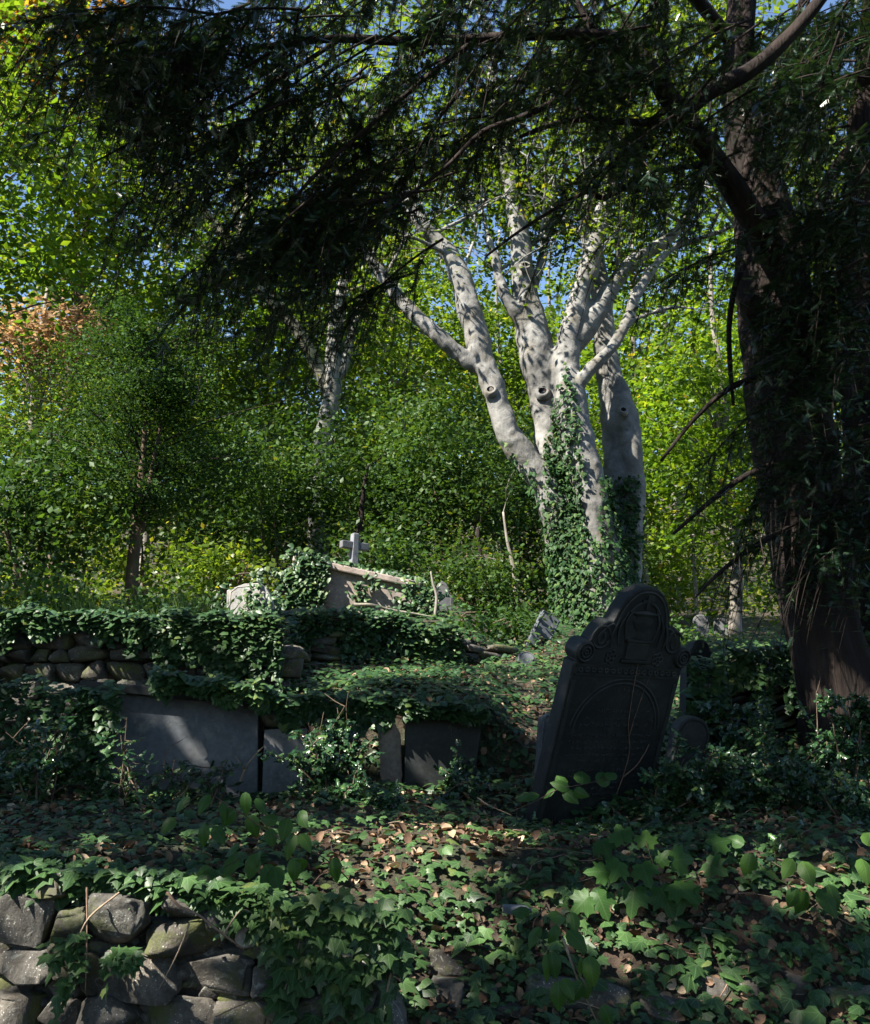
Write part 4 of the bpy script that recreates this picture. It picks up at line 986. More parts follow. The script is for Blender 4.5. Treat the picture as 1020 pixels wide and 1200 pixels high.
# foliage masses: pixel ellipse, distance range, weight
YM = [(330, 30, 300, 35, 5.8, 7.4, 2.0), (190, 30, 70, 40, 6.0, 7.2, .8), (250, 80, 60, 40, 6.0, 7.2, .4), (270, 110, 240, 60, 6.0, 7.4, 1.2), (420, 170, 180, 60, 6.2, 7.6, 1.4), (240, 200, 80, 50, 6.2, 7.4, .7), (410, 270, 70, 50, 6.5, 7.5, .55), (290, 270, 45, 40, 6.4, 7.2, .4), (450, 370, 35, 50, 6.7, 7.4, .5), (365, 340, 35, 40, 6.6, 7.4, .2),
      (600, 40, 150, 40, 6.2, 7.8, 1.6), (580, 110, 140, 50, 6.5, 7.6, 1.5), (660, 170, 110, 50, 6.6, 7.6, .8), (500, 210, 70, 50, 6.6, 7.4, .7), (720, 240, 90, 30, 6.8, 7.5, .2), (770, 60, 90, 60, 6.8, 8.2, 1.1), (790, 190, 70, 60, 6.8, 7.6, .6), (110, 60, 90, 45, 6.0, 7.2, .7), (830, 330, 40, 60, 7.4, 8.0, .3),
      (950, 60, 90, 70, 7.0, 9.4, 1.9), (960, 210, 70, 80, 7.4, 9.0, 1.0), (990, 330, 50, 90, 7.4, 8.4, 1.2), (985, 480, 40, 90, 7.6, 8.2, .9), (860, 540, 50, 50, 7.7, 8.2, .7), (890, 630, 40, 40, 7.8, 8.3, .5), (850, 450, 40, 50, 7.8, 8.2, .4), (1000, 640, 30, 70, 7.7, 8.2, .5),
      (400, -90, 420, 60, 5.2, 8.4, 2.2), (800, -120, 260, 100, 5.8, 9.4, 2.8), (1150, 60, 120, 260, 7.0, 9.8, 2.2), (1130, 460, 90, 200, 7.6, 9.6, 1.2), (700, -330, 320, 120, 5.0, 8.5, 1.6)]
wts = np.array([m[6] for m in YM]); NBO = 285; PERB = 12
ci = ry.choice(len(YM), NBO, p=wts / wts.sum())
p0, d0, L, boughs = [], [], [], []
for c in ci:
    cx_, cy_, rx, ry_, da, db, _ = YM[c]
    a, q = ry.random() * 6.283, math.sqrt(ry.random())
    c0 = P(cx_ + rx * q * math.cos(a), cy_ + ry_ * q * math.sin(a) - 25, da + (db - da) * ry.random())
    bd_ = nrm(np.array([-.8 + .5 * ry.normal(), .5 * ry.normal(), -.30 + .25 * ry.normal()])); BL = .7 + .6 * ry.random()
    start = c0 - bd_ * BL * .45
    bt_ = np.linspace(0, 1, 6)
    curve = start + BL * (bt_[:, None] * bd_ + (bt_ ** 2)[:, None] * np.array([0, 0, -.28]))
    if sun_keep(curve[2:]).mean() < .7: continue
    boughs.append(tube(curve, np.linspace(.011, .003, 6), 5, 2))
    bs_ = nrm(np.cross(bd_, [0, 0, 1.0]))
    for k in range(PERB):
        tt = .12 + .88 * (k + ry.random()) / PERB
        p0.append(start + BL * (tt * bd_ + tt * tt * np.array([0, 0, -.28])))
        sgn = 1 if k % 2 else -1
        d0.append(nrm(bd_ * (.45 + .15 * ry.normal()) + bs_ * sgn * (.38 + .2 * ry.normal()) + np.array([0, 0, -.45 + .2 * ry.normal()]))); L.append((.24 + .42 * ry.random() ** 1.4) * (1.15 - .35 * tt))
p0, d0, L = np.array(p0), np.array(d0), np.array(L); NB = len(p0)
for b_ in boughs: world_child(link('bough', tubes_mesh('bough', [b_]), M['bark_yew']), yew)
K = 14
t = np.linspace(.05, 1, K)
ctr = p0[:, None] + L[:, None, None] * (t[None, :, None] * d0[:, None] + (t ** 2)[None, :, None] * np.array([0, 0, -.85]))
tan = nrm(d0[:, None] + (2 * t)[None, :, None] * np.array([0, 0, -.85]))
side = nrm(np.cross(tan, [0, 0, 1.0])); sg = np.where(np.arange(K) % 2 == 0, 1, -1)[None, :, None]
sd = nrm(tan * .7 + side * sg * .6 + np.array([0, 0, -.45]) + ry.normal(size=tan.shape) * .18)
sn = nrm(np.array([0, 0, 1.0]) + ry.normal(size=tan.shape) * .45)
ln = (.11 * (1.15 - .5 * t))[None, :] * (.8 + .5 * ry.random((NB, K)))
pp = ctr.reshape(-1, 3); kp = sun_keep(pp)
clump_rnd = np.clip(np.repeat(ry.random(NB), K) * .6 + ry.random(NB * K) * .4, 0, 1)
ppx, ppy = proj(pp); inside = (ppx > -30) & (ppx < 1050) & (ppy > -20)
for sel, tm, nm_ in ((kp & inside, SPRIG, 'crown'), (kp & ~inside, SPRIG_LOW, 'upper_crown')):
    scatter(nm_, tm, pp[sel], sd.reshape(-1, 3)[sel], sn.reshape(-1, 3)[sel], ln.ravel()[sel], M['yew'], yew, clump_rnd[sel])
world_child(link('twig', tubes_mesh('twig', [tube(ctr[b, [0, 4, 9, 13]], [.0045, .004, .003, .0015], 3, 1) for b in range(NB)]), M['bark_yew']), yew)

# ------------------------------------------------------------------ unseen wood round and behind the viewer, added to cast shade and block skylight
rw = np.random.default_rng(123)
def canopy(n, x0, x1, y0, y1, z0, z1, per=34, spread=.55):
    c = np.column_stack([rw.uniform(x0, x1, n), rw.uniform(y0, y1, n), rw.uniform(z0, z1, n)])
    return spray(c, per, spread, rw, .4)
pos = np.vstack([canopy(820, -13, -1.0, -6, 4.8, 8.0, 11.5), canopy(430, -13, -5.2, 0, 9.5, 7.0, 11.5), canopy(520, -14, 14, -13, -5, 1.0, 12, 24, .9), canopy(330, 7, 14, -6, 12, 1, 11, 26, .8), canopy(330, -15, -8, -6, 8, 1, 9, 26, .8), canopy(420, -1.5, 10, -6, 3.5, 8, 12)])
pos = pos[sun_keep(pos)]
fw_, nr_ = leaf_frame(len(pos), rw)
shade_trees = tag(empty('added_shade_wood', (0, -6, 0)), kind='stuff')
scatter('foliage', SIMPLE, pos, fw_, nr_, .23 * (.6 + .8 * rw.random(len(pos))), M['holly'], shade_trees)
world_child(link('trunk', tubes_mesh('trunk', [tube([(x, y, -.3), (x + .2, y, 4), (x + .1, y + .3, 9), (x + .5, y + .2, 11.5)], [.32, .26, .18, .08], 10, 4, .06) for x, y in ((-9, -2), (-5.5, -5), (-10.5, 5), (0, -8), (5, -7), (10, 0), (11, 6), (-12, -9), (8, -10))]), M['bark_brown']), shade_trees)
# far hillside wood, one mass beyond the single trees
nf = 2700
fx = rw.uniform(-70, 70, nf); fy = rw.uniform(46, 110, nf); fz = height(fx, fy, False) + rw.random(nf) ** .8 * rw.uniform(7, 17, nf)
gx_ = rw.uniform(-16, 26, 620); gy_ = rw.uniform(30, 47, 620)
low_ = np.column_stack([gx_, gy_, height(gx_, gy_, False) + .2 + 2.2 * rw.random(620) ** 1.6])
pos = np.vstack([spray(np.column_stack([fx, fy, fz]), 26, 1.2, rw, .6), spray(low_, 30, .6, rw, .6)])
fw_, nr_ = leaf_frame(len(pos), rw)
hillwood = tag(scatter('hillside_wood', SIMPLE, pos, fw_, nr_, np.where(pos[:, 1] < 47.5, .22, .5) * (.7 + .6 * rw.random(len(pos))), M['beech']), 'far green wood covering the hillside', None, None, 'stuff')

# ------------------------------------------------------------------ ivy carpet
def dens(p):
    x, y = proj(p); d = p[:, 1]
    w = 1.0 / np.maximum(d, 4.5) ** 1.7 * (np.abs(p[:, 0]) < .46 * d + 1.2)
    q = np.column_stack([p[:, 0], p[:, 1], p[:, 2]])
    w *= np.clip(1.0 + .9 * vnoise(q, 2.2, (7, 2, 1)), .12, 2)
    slope_bare = (x > 560) & (x < 700) & (y > 830) & (y < 940); w = np.where(slope_bare, w * .40, w)
    sunny_litter = (((x - 490) / 120) ** 2 + ((y - 1005) / 40) ** 2) < 1; w = np.where(sunny_litter, w * .6, w)
    band = (x > 620) & (x < 860) & (y > 1060) & (y < 1100); w = np.where(band, w * .45, w)
    for ex, ey, er, eh in ((521, 1128, 24, 20), (519, 1172, 28, 28), (684, 1176, 58, 26), (839, 1158, 18, 12), (874, 1162, 14, 14), (941, 1163, 22, 16)):
        w = np.where(((x - ex) / er) ** 2 + ((y - ey) / eh) ** 2 < 1, w * .06, w)
    w = np.where((x < 360) & (y > 940) & (y < 990), w * .8, w)
    return w
bands = [sample(GV, GTN, cnt_, lambda q, a=a_, b=b_: dens(q) * ((q[:, 1] >= a) & (q[:, 1] < b))) for cnt_, a_, b_ in ((15500, 4.4, 7.6), (34000, 7.6, 14), (30000, 14, 27))]
p, n = np.vstack([b[0] for b in bands]), np.vstack([b[1] for b in bands])
up = n + np.array([0, -.25, .6])
ivy = tag(empty('ivy_carpet', (0, 4.8, gz(0, 4.8))), 'dark green ivy carpeting the ground and banks', None, None, 'stuff')
dist = p[:, 1]
nearm = dist < 7.6
def ivy_layer(name, p, n, tm, size, mat, lift, tilt=.38):
    r = np.random.default_rng(len(p))
    nn = nrm(n + r.normal(size=p.shape) * tilt)
    fw_ = nrm(r.normal(size=p.shape) * .8 + np.array([0, -.6, -.5]))
    pp = p + np.array([0, 0, 1.0]) * (lift * r.random((len(p), 1)))
    rd = np.clip(.5 + .28 * vnoise(p, 1.7) + r.normal(size=len(p)) * .2, 0, 1)
    return scatter(name, tm, pp, fw_, nn, size * (.38 + 1.15 * r.random(len(p)) ** 1.5), mat, ivy, rd)
fp, fn = p[nearm], up[nearm]
hsel = RNG.random(len(fp)) < .3
ivy_layer('foliage', fp[~hsel], fn[~hsel], IVY, .056, M['ivy'], .09)['kind'] = 'stuff'
ivy_layer('foliage', fp[hsel], fn[hsel], IVY_HEART, .050, M['ivy'], .09)['kind'] = 'stuff'
midm = ~nearm & (dist < 14)
ivy_layer('foliage', p[midm], up[midm], IVY_LOW, .068, M['ivy_far'], .10)['kind'] = 'stuff'
ivy_layer('foliage', p[dist >= 14], up[dist >= 14], IVY_FLAT, .085, M['ivy_far'], .14)['kind'] = 'stuff'
# thick ivy along the bank edges and hanging over walls and copings
def hang(name, segs, n, thick, size, mat, tm=IVY_LOW):
    """segs: polylines of (px, py_top, py_bottom, d): leaves hang over the face between"""
    P_, N_ = [], []
    for seg in segs:
        seg = np.array(seg, float); m = int(n * (seg[-1, 0] - seg[0, 0]) / sum(s[-1][0] - s[0][0] for s in segs))
        px = RNG.uniform(seg[0, 0], seg[-1, 0], m); f = RNG.random(m)
        tp, bt, dd = (np.interp(px, seg[:, 0], seg[:, k]) for k in (1, 2, 3))
        tp = tp + 5 * np.sin(px * .07 + 3 * np.sin(px * .023)) + 3.5 * RNG.normal(size=m)
        edge = bt + (bt - tp) * .45 * np.sin(px * .13 + 2 * np.sin(px * .041)) * .8
        py = tp + (edge - tp) * f ** 1.25
        P_.append(np.array([P(a, b, c - thick * RNG.random() * (1 - .5 * q)) for a, b, c, q in zip(px, py, dd, f)]))
        N_.append(np.tile([0, -1.0, .55], (m, 1)) + (1 - f)[:, None] * np.array([0, .3, .8]))
    p = np.vstack(P_); nn = nrm(np.vstack(N_) + RNG.normal(size=p.shape) * .4)
    fw_ = nrm(np.array([0, -.2, -1.0]) + RNG.normal(size=p.shape) * .5)
    o = scatter(name, tm, p, fw_, nn, size * (.55 + .8 * RNG.random(len(p))), mat, ivy, np.clip(.5 + .3 * vnoise(p, 2.0) + RNG.normal(size=len(p)) * .2, 0, 1)); o['kind'] = 'stuff'
    return o
hang('foliage', [[(-30, 712, 770, 8.85), (30, 712, 738, 8.85), (100, 716, 742, 8.85), (170, 722, 758, 8.85), (220, 726, 800, 8.83), (330, 722, 812, 8.8)], [(190, 715, 770, 8.8), (330, 722, 780, 8.8)],
                 [(-30, 790, 930, 8.3), (60, 800, 940, 8.1), (115, 806, 935, 7.95), (140, 800, 850, 7.85)],
                 [(300, 806, 822, 7.85), (340, 812, 846, 8.0), (400, 815, 870, 8.3), (470, 820, 836, 8.35), (480, 822, 834, 8.3), (570, 828, 840, 8.35)],
                 [(180, 792, 806, 7.85), (300, 800, 822, 7.85)],
                 [(318, 708, 795, 11.3), (345, 712, 790, 11.4), (400, 716, 752, 11.8), (470, 722, 758, 12.1), (540, 738, 792, 12.4)], [(318, 722, 800, 9.3), (345, 722, 800, 9.6)], [(806, 772, 840, 8.72), (850, 768, 840, 8.8)], [(800, 760, 840, 9.3), (890, 752, 815, 9.2), (960, 760, 812, 9.0)], [(400, 714, 765, 11.7), (545, 738, 800, 12.3)]], 15000, .14, .066, M['ivy_far'])
hang('foliage', [[(0, 1010, 1052, 4.6), (100, 1018, 1048, 4.6), (230, 1030, 1056, 4.55), (300, 1040, 1090, 4.5), (330, 1046, 1180, 4.45), (450, 1060, 1196, 4.42), (475, 1065, 1150, 4.42)]], 1100, .10, .072, M['ivy'], IVY)
hang('foliage', [[(50, 1100, 1190, 4.42), (100, 1090, 1190, 4.42)], [(120, 1120, 1150, 4.4), (165, 1110, 1125, 4.4)]], 90, .05, .055, M['ivy'], IVY)
# ivy trailing over the tomb and pale gravestone
def tomb_pts(n, x0, x1, z0, z1):
    q = np.column_stack([RNG.uniform(x0, x1, n), -.06 - .10 * RNG.random(n), RNG.uniform(z0, z1, n)]) + RNG.normal(size=(n, 3)) * np.array([.07, .02, .06])
    q = q[vnoise(q, 5.0) > -.35]
    return q @ tomb_m.T + tomb_o
tp = np.vstack([tomb_pts(900, -.1, .42, .1, .78), tomb_pts(1000, -.45, .38, -.3, .45), tomb_pts(500, -.9, 0, -.35, .15), tomb_pts(170, .95, 1.15, .1, .66), tomb_pts(520, 1.5, 2.1, -.2, .74), np.column_stack([RNG.uniform(-.2, 1.8, 420), RNG.uniform(-.05, .5, 420), .79 + .05 * RNG.random(420)]) @ tomb_m.T + tomb_o])
ti = tag(empty('tomb_ivy', tomb_o), 'bright ivy draped over the tomb below the stone cross', 'ivy')
scatter('foliage', IVY_LOW, tp, nrm(np.array([0, -.2, -1.0]) + RNG.normal(size=tp.shape) * .5), np.array([-.2, -.8, .6]) + RNG.normal(size=tp.shape) * .4, .085 * (.6 + .7 * RNG.random(len(tp))), M['ivy_far'], ti)
hp = np.array([P(a, b, 13.92 - .06 * RNG.random()) for a, b in np.vstack([RNG.normal((294, 712), (7, 16), (230, 2)), RNG.normal((312, 722), (8, 9), (120, 2))])])
hi = tag(empty('headstone_ivy', P(294, 740, 13.9)), 'ivy trailing down the middle of the pale slanting gravestone', 'ivy')
scatter('foliage', IVY_LOW, hp, nrm(np.array([0, -.2, -1.0]) + RNG.normal(size=hp.shape) * .5), np.array([-.1, -1, .5]) + RNG.normal(size=hp.shape) * .35, .075 * (.6 + .7 * RNG.random(len(hp))), M['ivy_far'], hi)

# the largest, nearest ivy leaves one by one
leaf_me = []
for tm, nm in ((IVY, 'leaf'), (IVY_HEART, 'leaf')):
    for r in (.15, .4, .65, .9):
        tv, tf = tm; me = mesh_arrays(nm, tv, tf, np.full(len(tv), r), tv[tf.ravel()][:, :2]); me.materials.append(M['ivy']); leaf_me.append(me)
from mathutils import Matrix
def put_leaf(me, pos, fwd, nor, s, parent, name='leaf'):
    nor = nrm(nor); x = nrm(np.cross(fwd, nor)); y = np.cross(nor, x)
    o = bpy.data.objects.new(name, me); COL.objects.link(o); o.parent = parent
    q = np.asarray(pos) - np.array(parent.location)
    m = Matrix(((x[0] * s, y[0] * s, nor[0] * s, q[0]), (x[1] * s, y[1] * s, nor[1] * s, q[1]), (x[2] * s, y[2] * s, nor[2] * s, q[2]), (0, 0, 0, 1)))
    o.matrix_basis = m
    return o
cnt = 0
while cnt < 270:
    px = RNG.uniform(5, 1015); py = RNG.uniform(1075, 1200) if px > 330 else RNG.uniform(1000, 1050)
    if px > 560 and RNG.random() < .35: py = RNG.uniform(1000, 1080)
    if 495 < px < 545 and py > 1110: continue
    if 635 < px < 735 and py > 1150 and RNG.random() < .8: continue
    if py > 1060: d = 4.43 - .04 * RNG.random(); b = P(px, py, d); b[2] += 0
    else:
        d = 4.6
        for d in np.arange(4.5, 8, .03):
            b = P(px, py, d)
            if b[2] < gz(b[0], d) + .05: break
    if py > 1060 and b[2] > wall_top(b[0]) + .02:
        for d in np.arange(4.4, 6, .03):
            b = P(px, py, d)
            if b[2] < gz(b[0], d) + .09 and d > 4.7: break
    fl = d > 4.5
    put_leaf(leaf_me[RNG.integers(8)], b, nrm(np.array([RNG.normal() * .6, -.5, -.6 + RNG.normal() * .4])), np.array([0, -.55, .85]) + RNG.normal(size=3) * .32, (.052 + .05 * RNG.random()) * (1.2 if px > 800 else 1), ivy)
    cnt += 1

# ------------------------------------------------------------------ fallen leaves, sticks
def ldens(p):
    x, y = proj(p); w = (np.abs(p[:, 0]) < .46 * p[:, 1] + 1.2) / np.maximum(p[:, 1], 4.5) ** 1.5 * np.clip(1 + vnoise(p, 1.9, (1, 5, 2)), .1, 2)
    w = np.where(p[:, 1] > 14, 0, w)
    w = np.where((((x - 490) / 130) ** 2 + ((y - 1005) / 45) ** 2) < 1, w * 2, w); w = np.where((x > 560) & (x < 700) & (y > 800) & (y < 950), w * 1.6, w)
    return np.where((x > 620) & (x < 860) & (y > 1060) & (y < 1100), w * 2.5, w)
p, n = sample(GV, GTN, 15000, ldens)
lit_o = scatter('leaf_litter', CURL, p + np.array([0, 0, 1.0]) * (.006 + .03 * RNG.random((len(p), 1))), RNG.normal(size=p.shape), n + RNG.normal(size=p.shape) * .6, .05 * (.35 + 1.1 * RNG.random(len(p)) ** 1.4), M['litter'])
tag(lit_o, 'brown fallen leaves scattered over the ground', None, None, 'stuff')
yl = tag(empty('fallen_leaf', P(540, 1031, 5.9)), 'single bright yellow fallen leaf on the sunny ground', 'leaf')
tv, tf = MAPLE; me = mesh_arrays('blade', tv, tf, np.full(len(tv), .5), tv[tf.ravel()][:, :2]); me.materials.append(M['yellow_leaf'])
put_leaf(me, np.array(yl.location) + np.array([0, 0, .05]), np.array([.6, .3, .2]), np.array([-.2, -.6, .8]), .075, yl, 'blade')
def stick(name, label, path, r, mat, cat='stick', group=None, forks=()):
    """path of (px, py, d)"""
    pts = [P(*q) for q in path]; root = tag(empty(name, pts[0]), label, cat, group)
    world_child(link('stem', tubes_mesh('stem', [tube(pts, np.linspace(r, r * .45, len(pts)), 6, 4, .25, seed=len(label))]), mat), root)
    for f in forks:
        q = [P(*k) for k in f]; world_child(link('fork', tubes_mesh('fork', [tube(q, np.linspace(r * .6, r * .25, len(q)), 5, 4, .2)]), mat), root)
    return root
stick('dead_twig', 'pale forked dead twig standing before the slate panel\'s right end', [(281, 918, 7.75), (288, 900, 7.75), (300, 884, 7.76), (310, 874, 7.76)], .010, M['twig'], forks=(((286, 903, 7.75), (281, 893, 7.75), (275, 886, 7.75)),))
stick('dead_twig', 'short pale lit twig before the slate panel\'s left end', [(158, 923, 7.7), (152, 910, 7.7), (149, 896, 7.7)], .007, M['twig'])
stick('dead_twig', 'thin brown forked twig across the middle of the slate panel', [(192, 918, 7.8), (193, 890, 7.8), (200, 876, 7.8), (212, 868, 7.8), (220, 863, 7.8)], .004, M['vine'])
stick('fallen_branch', 'mossy fallen branch lying before the ivy-draped tomb', [(415, 709, 14.3), (435, 709, 14.3), (460, 715, 14.4), (490, 720, 14.5), (520, 726, 14.7)], .026, M['bark_moss'], 'branch')
stick('bramble_stem', 'dark arching bramble stem over the left wall stones', [(196, 1046, 4.38), (210, 1062, 4.36), (232, 1072, 4.36), (255, 1090, 4.36), (285, 1112, 4.38)], .007, M['vine'], 'stem')
SK = [([(262, 1096, 4.4), (272, 1080, 4.4), (284, 1066, 4.42), (296, 1070, 4.42)], 'thin reddish twig beside the white wall stone'), ([(222, 1082, 4.38), (214, 1104, 4.37), (203, 1128, 4.37), (186, 1160, 4.38)], 'straw-coloured stem slanting down over the big middle wall stone'),
      ([(140, 1046, 4.4), (105, 1075, 4.38), (88, 1105, 4.38), (68, 1125, 4.39)], 'bent straw stem crossing the left wall stones'), ([(102, 1040, 4.4), (102, 1100, 4.38), (100, 1165, 4.4)], 'dark upright stem against the left wall stones'),
      ([(365, 1052, 4.5), (330, 1080, 4.45), (308, 1090, 4.42)], 'straw stem leading to the white wall stone'), ([(358, 1060, 4.42), (352, 1100, 4.40), (340, 1140, 4.40), (334, 1160, 4.4)], 'dry stem hanging over the ivy right of the white stone'),
      ([(458, 1140, 4.4), (452, 1170, 4.4), (446, 1198, 4.4)], 'dry upright stem near the bottom centre'), ([(660, 1100, 4.4), (678, 1150, 4.36), (700, 1198, 4.36)], 'brown stem slanting over the large grey stone at the bottom'),
      ([(900, 985, 6.2), (868, 1010, 6.0), (845, 1022, 5.9)], 'dry stem slanting among the sycamore seedlings'), ([(560, 935, 7.0), (575, 945, 6.9), (592, 952, 6.9), (600, 956, 6.9)], 'brown stick on the ground left of the carved gravestone'), ([(590, 1000, 6.3), (640, 1022, 6.0), (668, 1030, 5.9)], 'brown fallen stick below the carved gravestone')]
for path, lb in SK: stick('dry_stem', lb, path, .0045, M['twig'] if 'dark' not in lb else M['vine'], 'stem')

# ------------------------------------------------------------------ hollies
def holly(label, px, py, d, rw_, rh, nleaf, seed, size=.055, mat='holly', ground_py=None, group='holly bushes among the graves'):
    r = np.random.default_rng(seed); s = m_per_px(d); c = P(px, py, d); x, y = c[0], d
    z0 = gz(x, y); root = tag(empty('holly_bush', (x, y, z0)), label, 'holly', group)
    st, tips = [], []
    ns = max(5, nleaf // 110)
    for k in range(ns):
        q = nrm(r.normal(size=3)) * r.random() ** .4
        tip = c + q * np.array([rw_ * s, min(rw_ * s, .5) * .7, rh * s]); b = np.array([x + r.normal() * rw_ * s * .35, y + r.normal() * .15, z0 - .03])
        mid = (b + tip) / 2 + r.normal(size=3) * .06
        st.append(tube([b, mid, tip], [.008, .006, .0025], 5, 3))
        for _ in range(4):
            a = mid + (tip - mid) * r.random(); e = a + nrm(r.normal(size=3) + np.array([0, -.2, .3])) * (.10 + .16 * r.random()); st.append(tube([a, (a + e) / 2 + r.normal(size=3) * .01, e], [.004, .003, .0015], 4, 2))
            tips.append((a, e))
    world_child(link('stem', tubes_mesh('stem', st), M['bark_brown']), root)
    per = max(4, nleaf // len(tips)); pos, fw_ = [], []
    for a, e in tips:
        t = r.random(per); dr = nrm(e - a)
        pos.append(a + (e - a) * (t * 1.05)[:, None] + r.normal(size=(per, 3)) * .008)
        fw_.append(nrm(dr * .5 + r.normal(size=(per, 3)) * .75))
    pos, fw_ = np.vstack(pos), np.vstack(fw_); k = sun_keep(pos)
    pos, fw_ = pos[k], fw_[k]
    scatter('foliage', HOLLY, pos, fw_, np.array([-.1, -.35, .8]) + r.normal(size=pos.shape) * .45, size * (.6 + .7 * r.random(len(pos))), M[mat], root)
    return root
holly('sunlit holly in front of the pale tomb post', 390, 885, 7.65, 62, 62, 1500, 1)
holly('low sunlit holly sprig at the foot of the tomb row', 425, 935, 7.3, 60, 30, 700, 2)
holly('low holly before the near-black slate slab', 525, 912, 7.9, 48, 20, 600, 3)
holly('shaded holly thicket at the carved gravestone\'s right foot', 825, 930, 7.3, 62, 52, 2200, 4)
holly('shaded holly thicket filling the ground below the slate wall', 900, 900, 7.5, 85, 75, 3000, 5)
holly('holly shoots catching light in front of the yew trunk base', 990, 850, 7.6, 45, 65, 1300, 6)
holly('holly trailing over the slope right of the carved gravestone', 850, 830, 8.6, 60, 50, 1700, 7)
holly('dark holly at the left edge beside the slate panel', 55, 880, 7.8, 62, 52, 1700, 8)
holly('thin lit holly sprig before the slate panel\'s left end', 148, 880, 7.7, 12, 42, 120, 9)
holly('small holly sprig low in front of the slate panel', 215, 900, 7.7, 26, 26, 160, 10)
holly('holly sprig low before the panel\'s right half', 245, 905, 7.65, 16, 24, 110, 14)
holly('dark holly below the right slate wall at the right edge', 980, 950, 6.9, 60, 40, 1300, 11)
holly('small holly shoot in the near ivy at lower right', 905, 1030, 5.7, 26, 20, 150, 12)
holly('small pale holly at the foot of the carved gravestone\'s left edge', 610, 985, 6.8, 26, 16, 260, 13, .04)
holly('holly low on the slope behind the narrow gravestone', 745, 985, 6.6, 45, 12, 380, 15)

# ------------------------------------------------------------------ broad-leaved seedlings and shoots, leaf by leaf
def blades(tm, mat, nm='leaf'):
    out = []
    for r in (.1, .35, .6, .8):
        tv, tf = tm; me = mesh_arrays(nm, tv, tf, np.full(len(tv), r), tv[tf.ravel()][:, :2]); me.materials.append(mat); out.append(me)
    return out
def subdiv_leaf(tm, bend=.25):
    """finer blade: split every triangle once and curve it"""
    V, T = tm; V = list(map(tuple, V)); E = {}; T2 = []
    def mid(a, b):
        k = (min(a, b), max(a, b))
        if k not in E: E[k] = len(V); V.append(tuple((np.array(V[a]) + np.array(V[b])) / 2))
        return E[k]
    for a, b, c in T:
        ab, bc, ca = mid(a, b), mid(b, c), mid(c, a); T2 += [(a, ab, ca), (ab, b, bc), (ca, bc, c), (ab, bc, ca)]
    V = np.array(V); V[:, 2] = V[:, 2] - bend * V[:, 1] ** 2 + .05 * np.sin(V[:, 1] * 14) * np.abs(V[:, 0])
    return V, np.array(T2)
HZ = blades(subdiv_leaf(OVATE), M['hazel']); MP = blades(subdiv_leaf(MAPLE, .12), M['hazel'])
def shoot(name, label, stems, leaves, kind, cat='shoot', r=.0035):
    root = tag(empty(name, P(*stems[0][0])), label, cat)
    for s in stems:
        pts = [P(*q) for q in s]; world_child(link('stem', tubes_mesh('stem', [tube(pts, np.linspace(r, r * .5, len(pts)), 5, 4)]), M['bark_brown']), root)
    for (px, py, d, lpx, ang, face) in leaves:
        # ang: direction the tip points in the picture, degrees, 0 = right, 90 = up; face: how far the blade lies back
        a = math.radians(ang); f = RGT * math.cos(a) + UPV * math.sin(a) + np.array([0, RNG.normal() * .25, 0])
        nn = np.array([RNG.normal() * .55, -1.0, face + .25 + RNG.normal() * .35])
        put_leaf((HZ if kind == 'hazel' else MP)[RNG.integers(4)], P(px, py, d), nrm(f), nn, lpx * m_per_px(d), root)
    return root
shoot('hazel_shoot', 'drooping green hazel shoot over the left wall top', [[(420, 1045, 5.2), (400, 1022, 5.1), (370, 1000, 5.0), (330, 990, 4.9), (290, 1002, 4.85), (260, 1018, 4.8)], [(335, 990, 4.9), (330, 968, 4.9), (345, 950, 4.9)]],
      [(392, 1004, 5.0, 28, -80, .2), (312, 1012, 4.85, 44, -97, .1), (322, 1014, 4.85, 30, -75, .2), (300, 1000, 4.85, 28, -105, .2), (304, 996, 4.85, 20, -60, .5), (345, 1005, 4.9, 26, -100, .2), (350, 1008, 4.9, 24, -70, .2), (280, 990, 4.9, 24, 175, .9), (278, 1004, 4.85, 24, -120, .6),
       (252, 1018, 4.8, 34, -120, .1), (256, 1022, 4.8, 42, -105, .1), (262, 1026, 4.8, 44, -112, .1), (262, 1024, 4.8, 36, -80, .1), (246, 1016, 4.8, 20, -150, .4), (343, 975, 4.9, 30, -100, .3), (352, 976, 4.9, 24, -60, .4), (338, 958, 4.9, 26, -110, .3), (350, 950, 4.9, 24, -50, .4), (325, 962, 4.9, 22, 170, .5)], 'hazel')
shoot('hazel_shoot', 'green hazel shoot in front of the slate panel\'s lower edge', [[(330, 985, 5.6), (300, 965, 5.6), (270, 945, 5.6), (240, 930, 5.6), (215, 945, 5.5)]],
      [(245, 930, 5.6, 24, -95, .3), (222, 893 + 40, 5.6, 22, -110, .3), (262, 940, 5.6, 22, -80, .3), (287, 928, 5.6, 26, -85, .3), (292, 955, 5.6, 26, -70, .3), (275, 948, 5.6, 24, -120, .3), (240, 965, 5.5, 26, -95, .3), (250, 968, 5.5, 24, -60, .3), (205, 958, 5.5, 22, -130, .3), (300, 935, 5.6, 22, -60, .3), (316, 970, 5.6, 22, -80, .4)], 'hazel')
shoot('hazel_shoot', 'leafy shoot reaching across the foot of the carved gravestone', [[(598, 952, 6.7), (630, 938, 6.7), (655, 925, 6.7), (690, 918, 6.7), (715, 910, 6.7)]],
      [(662, 922, 6.7, 22, 110, .4), (668, 924, 6.7, 22, 150, .6), (683, 918, 6.7, 30, 80, .2), (700, 916, 6.7, 28, 30, .2), (712, 912, 6.7, 22, 60, .2), (660, 926, 6.7, 22, -40, .5), (672, 926, 6.7, 20, -20, .4), (650, 925, 6.7, 18, 170, .6), (632, 930, 6.7, 26, 165, 1.4), (628, 934, 6.7, 22, 100, 1.2)], 'hazel')
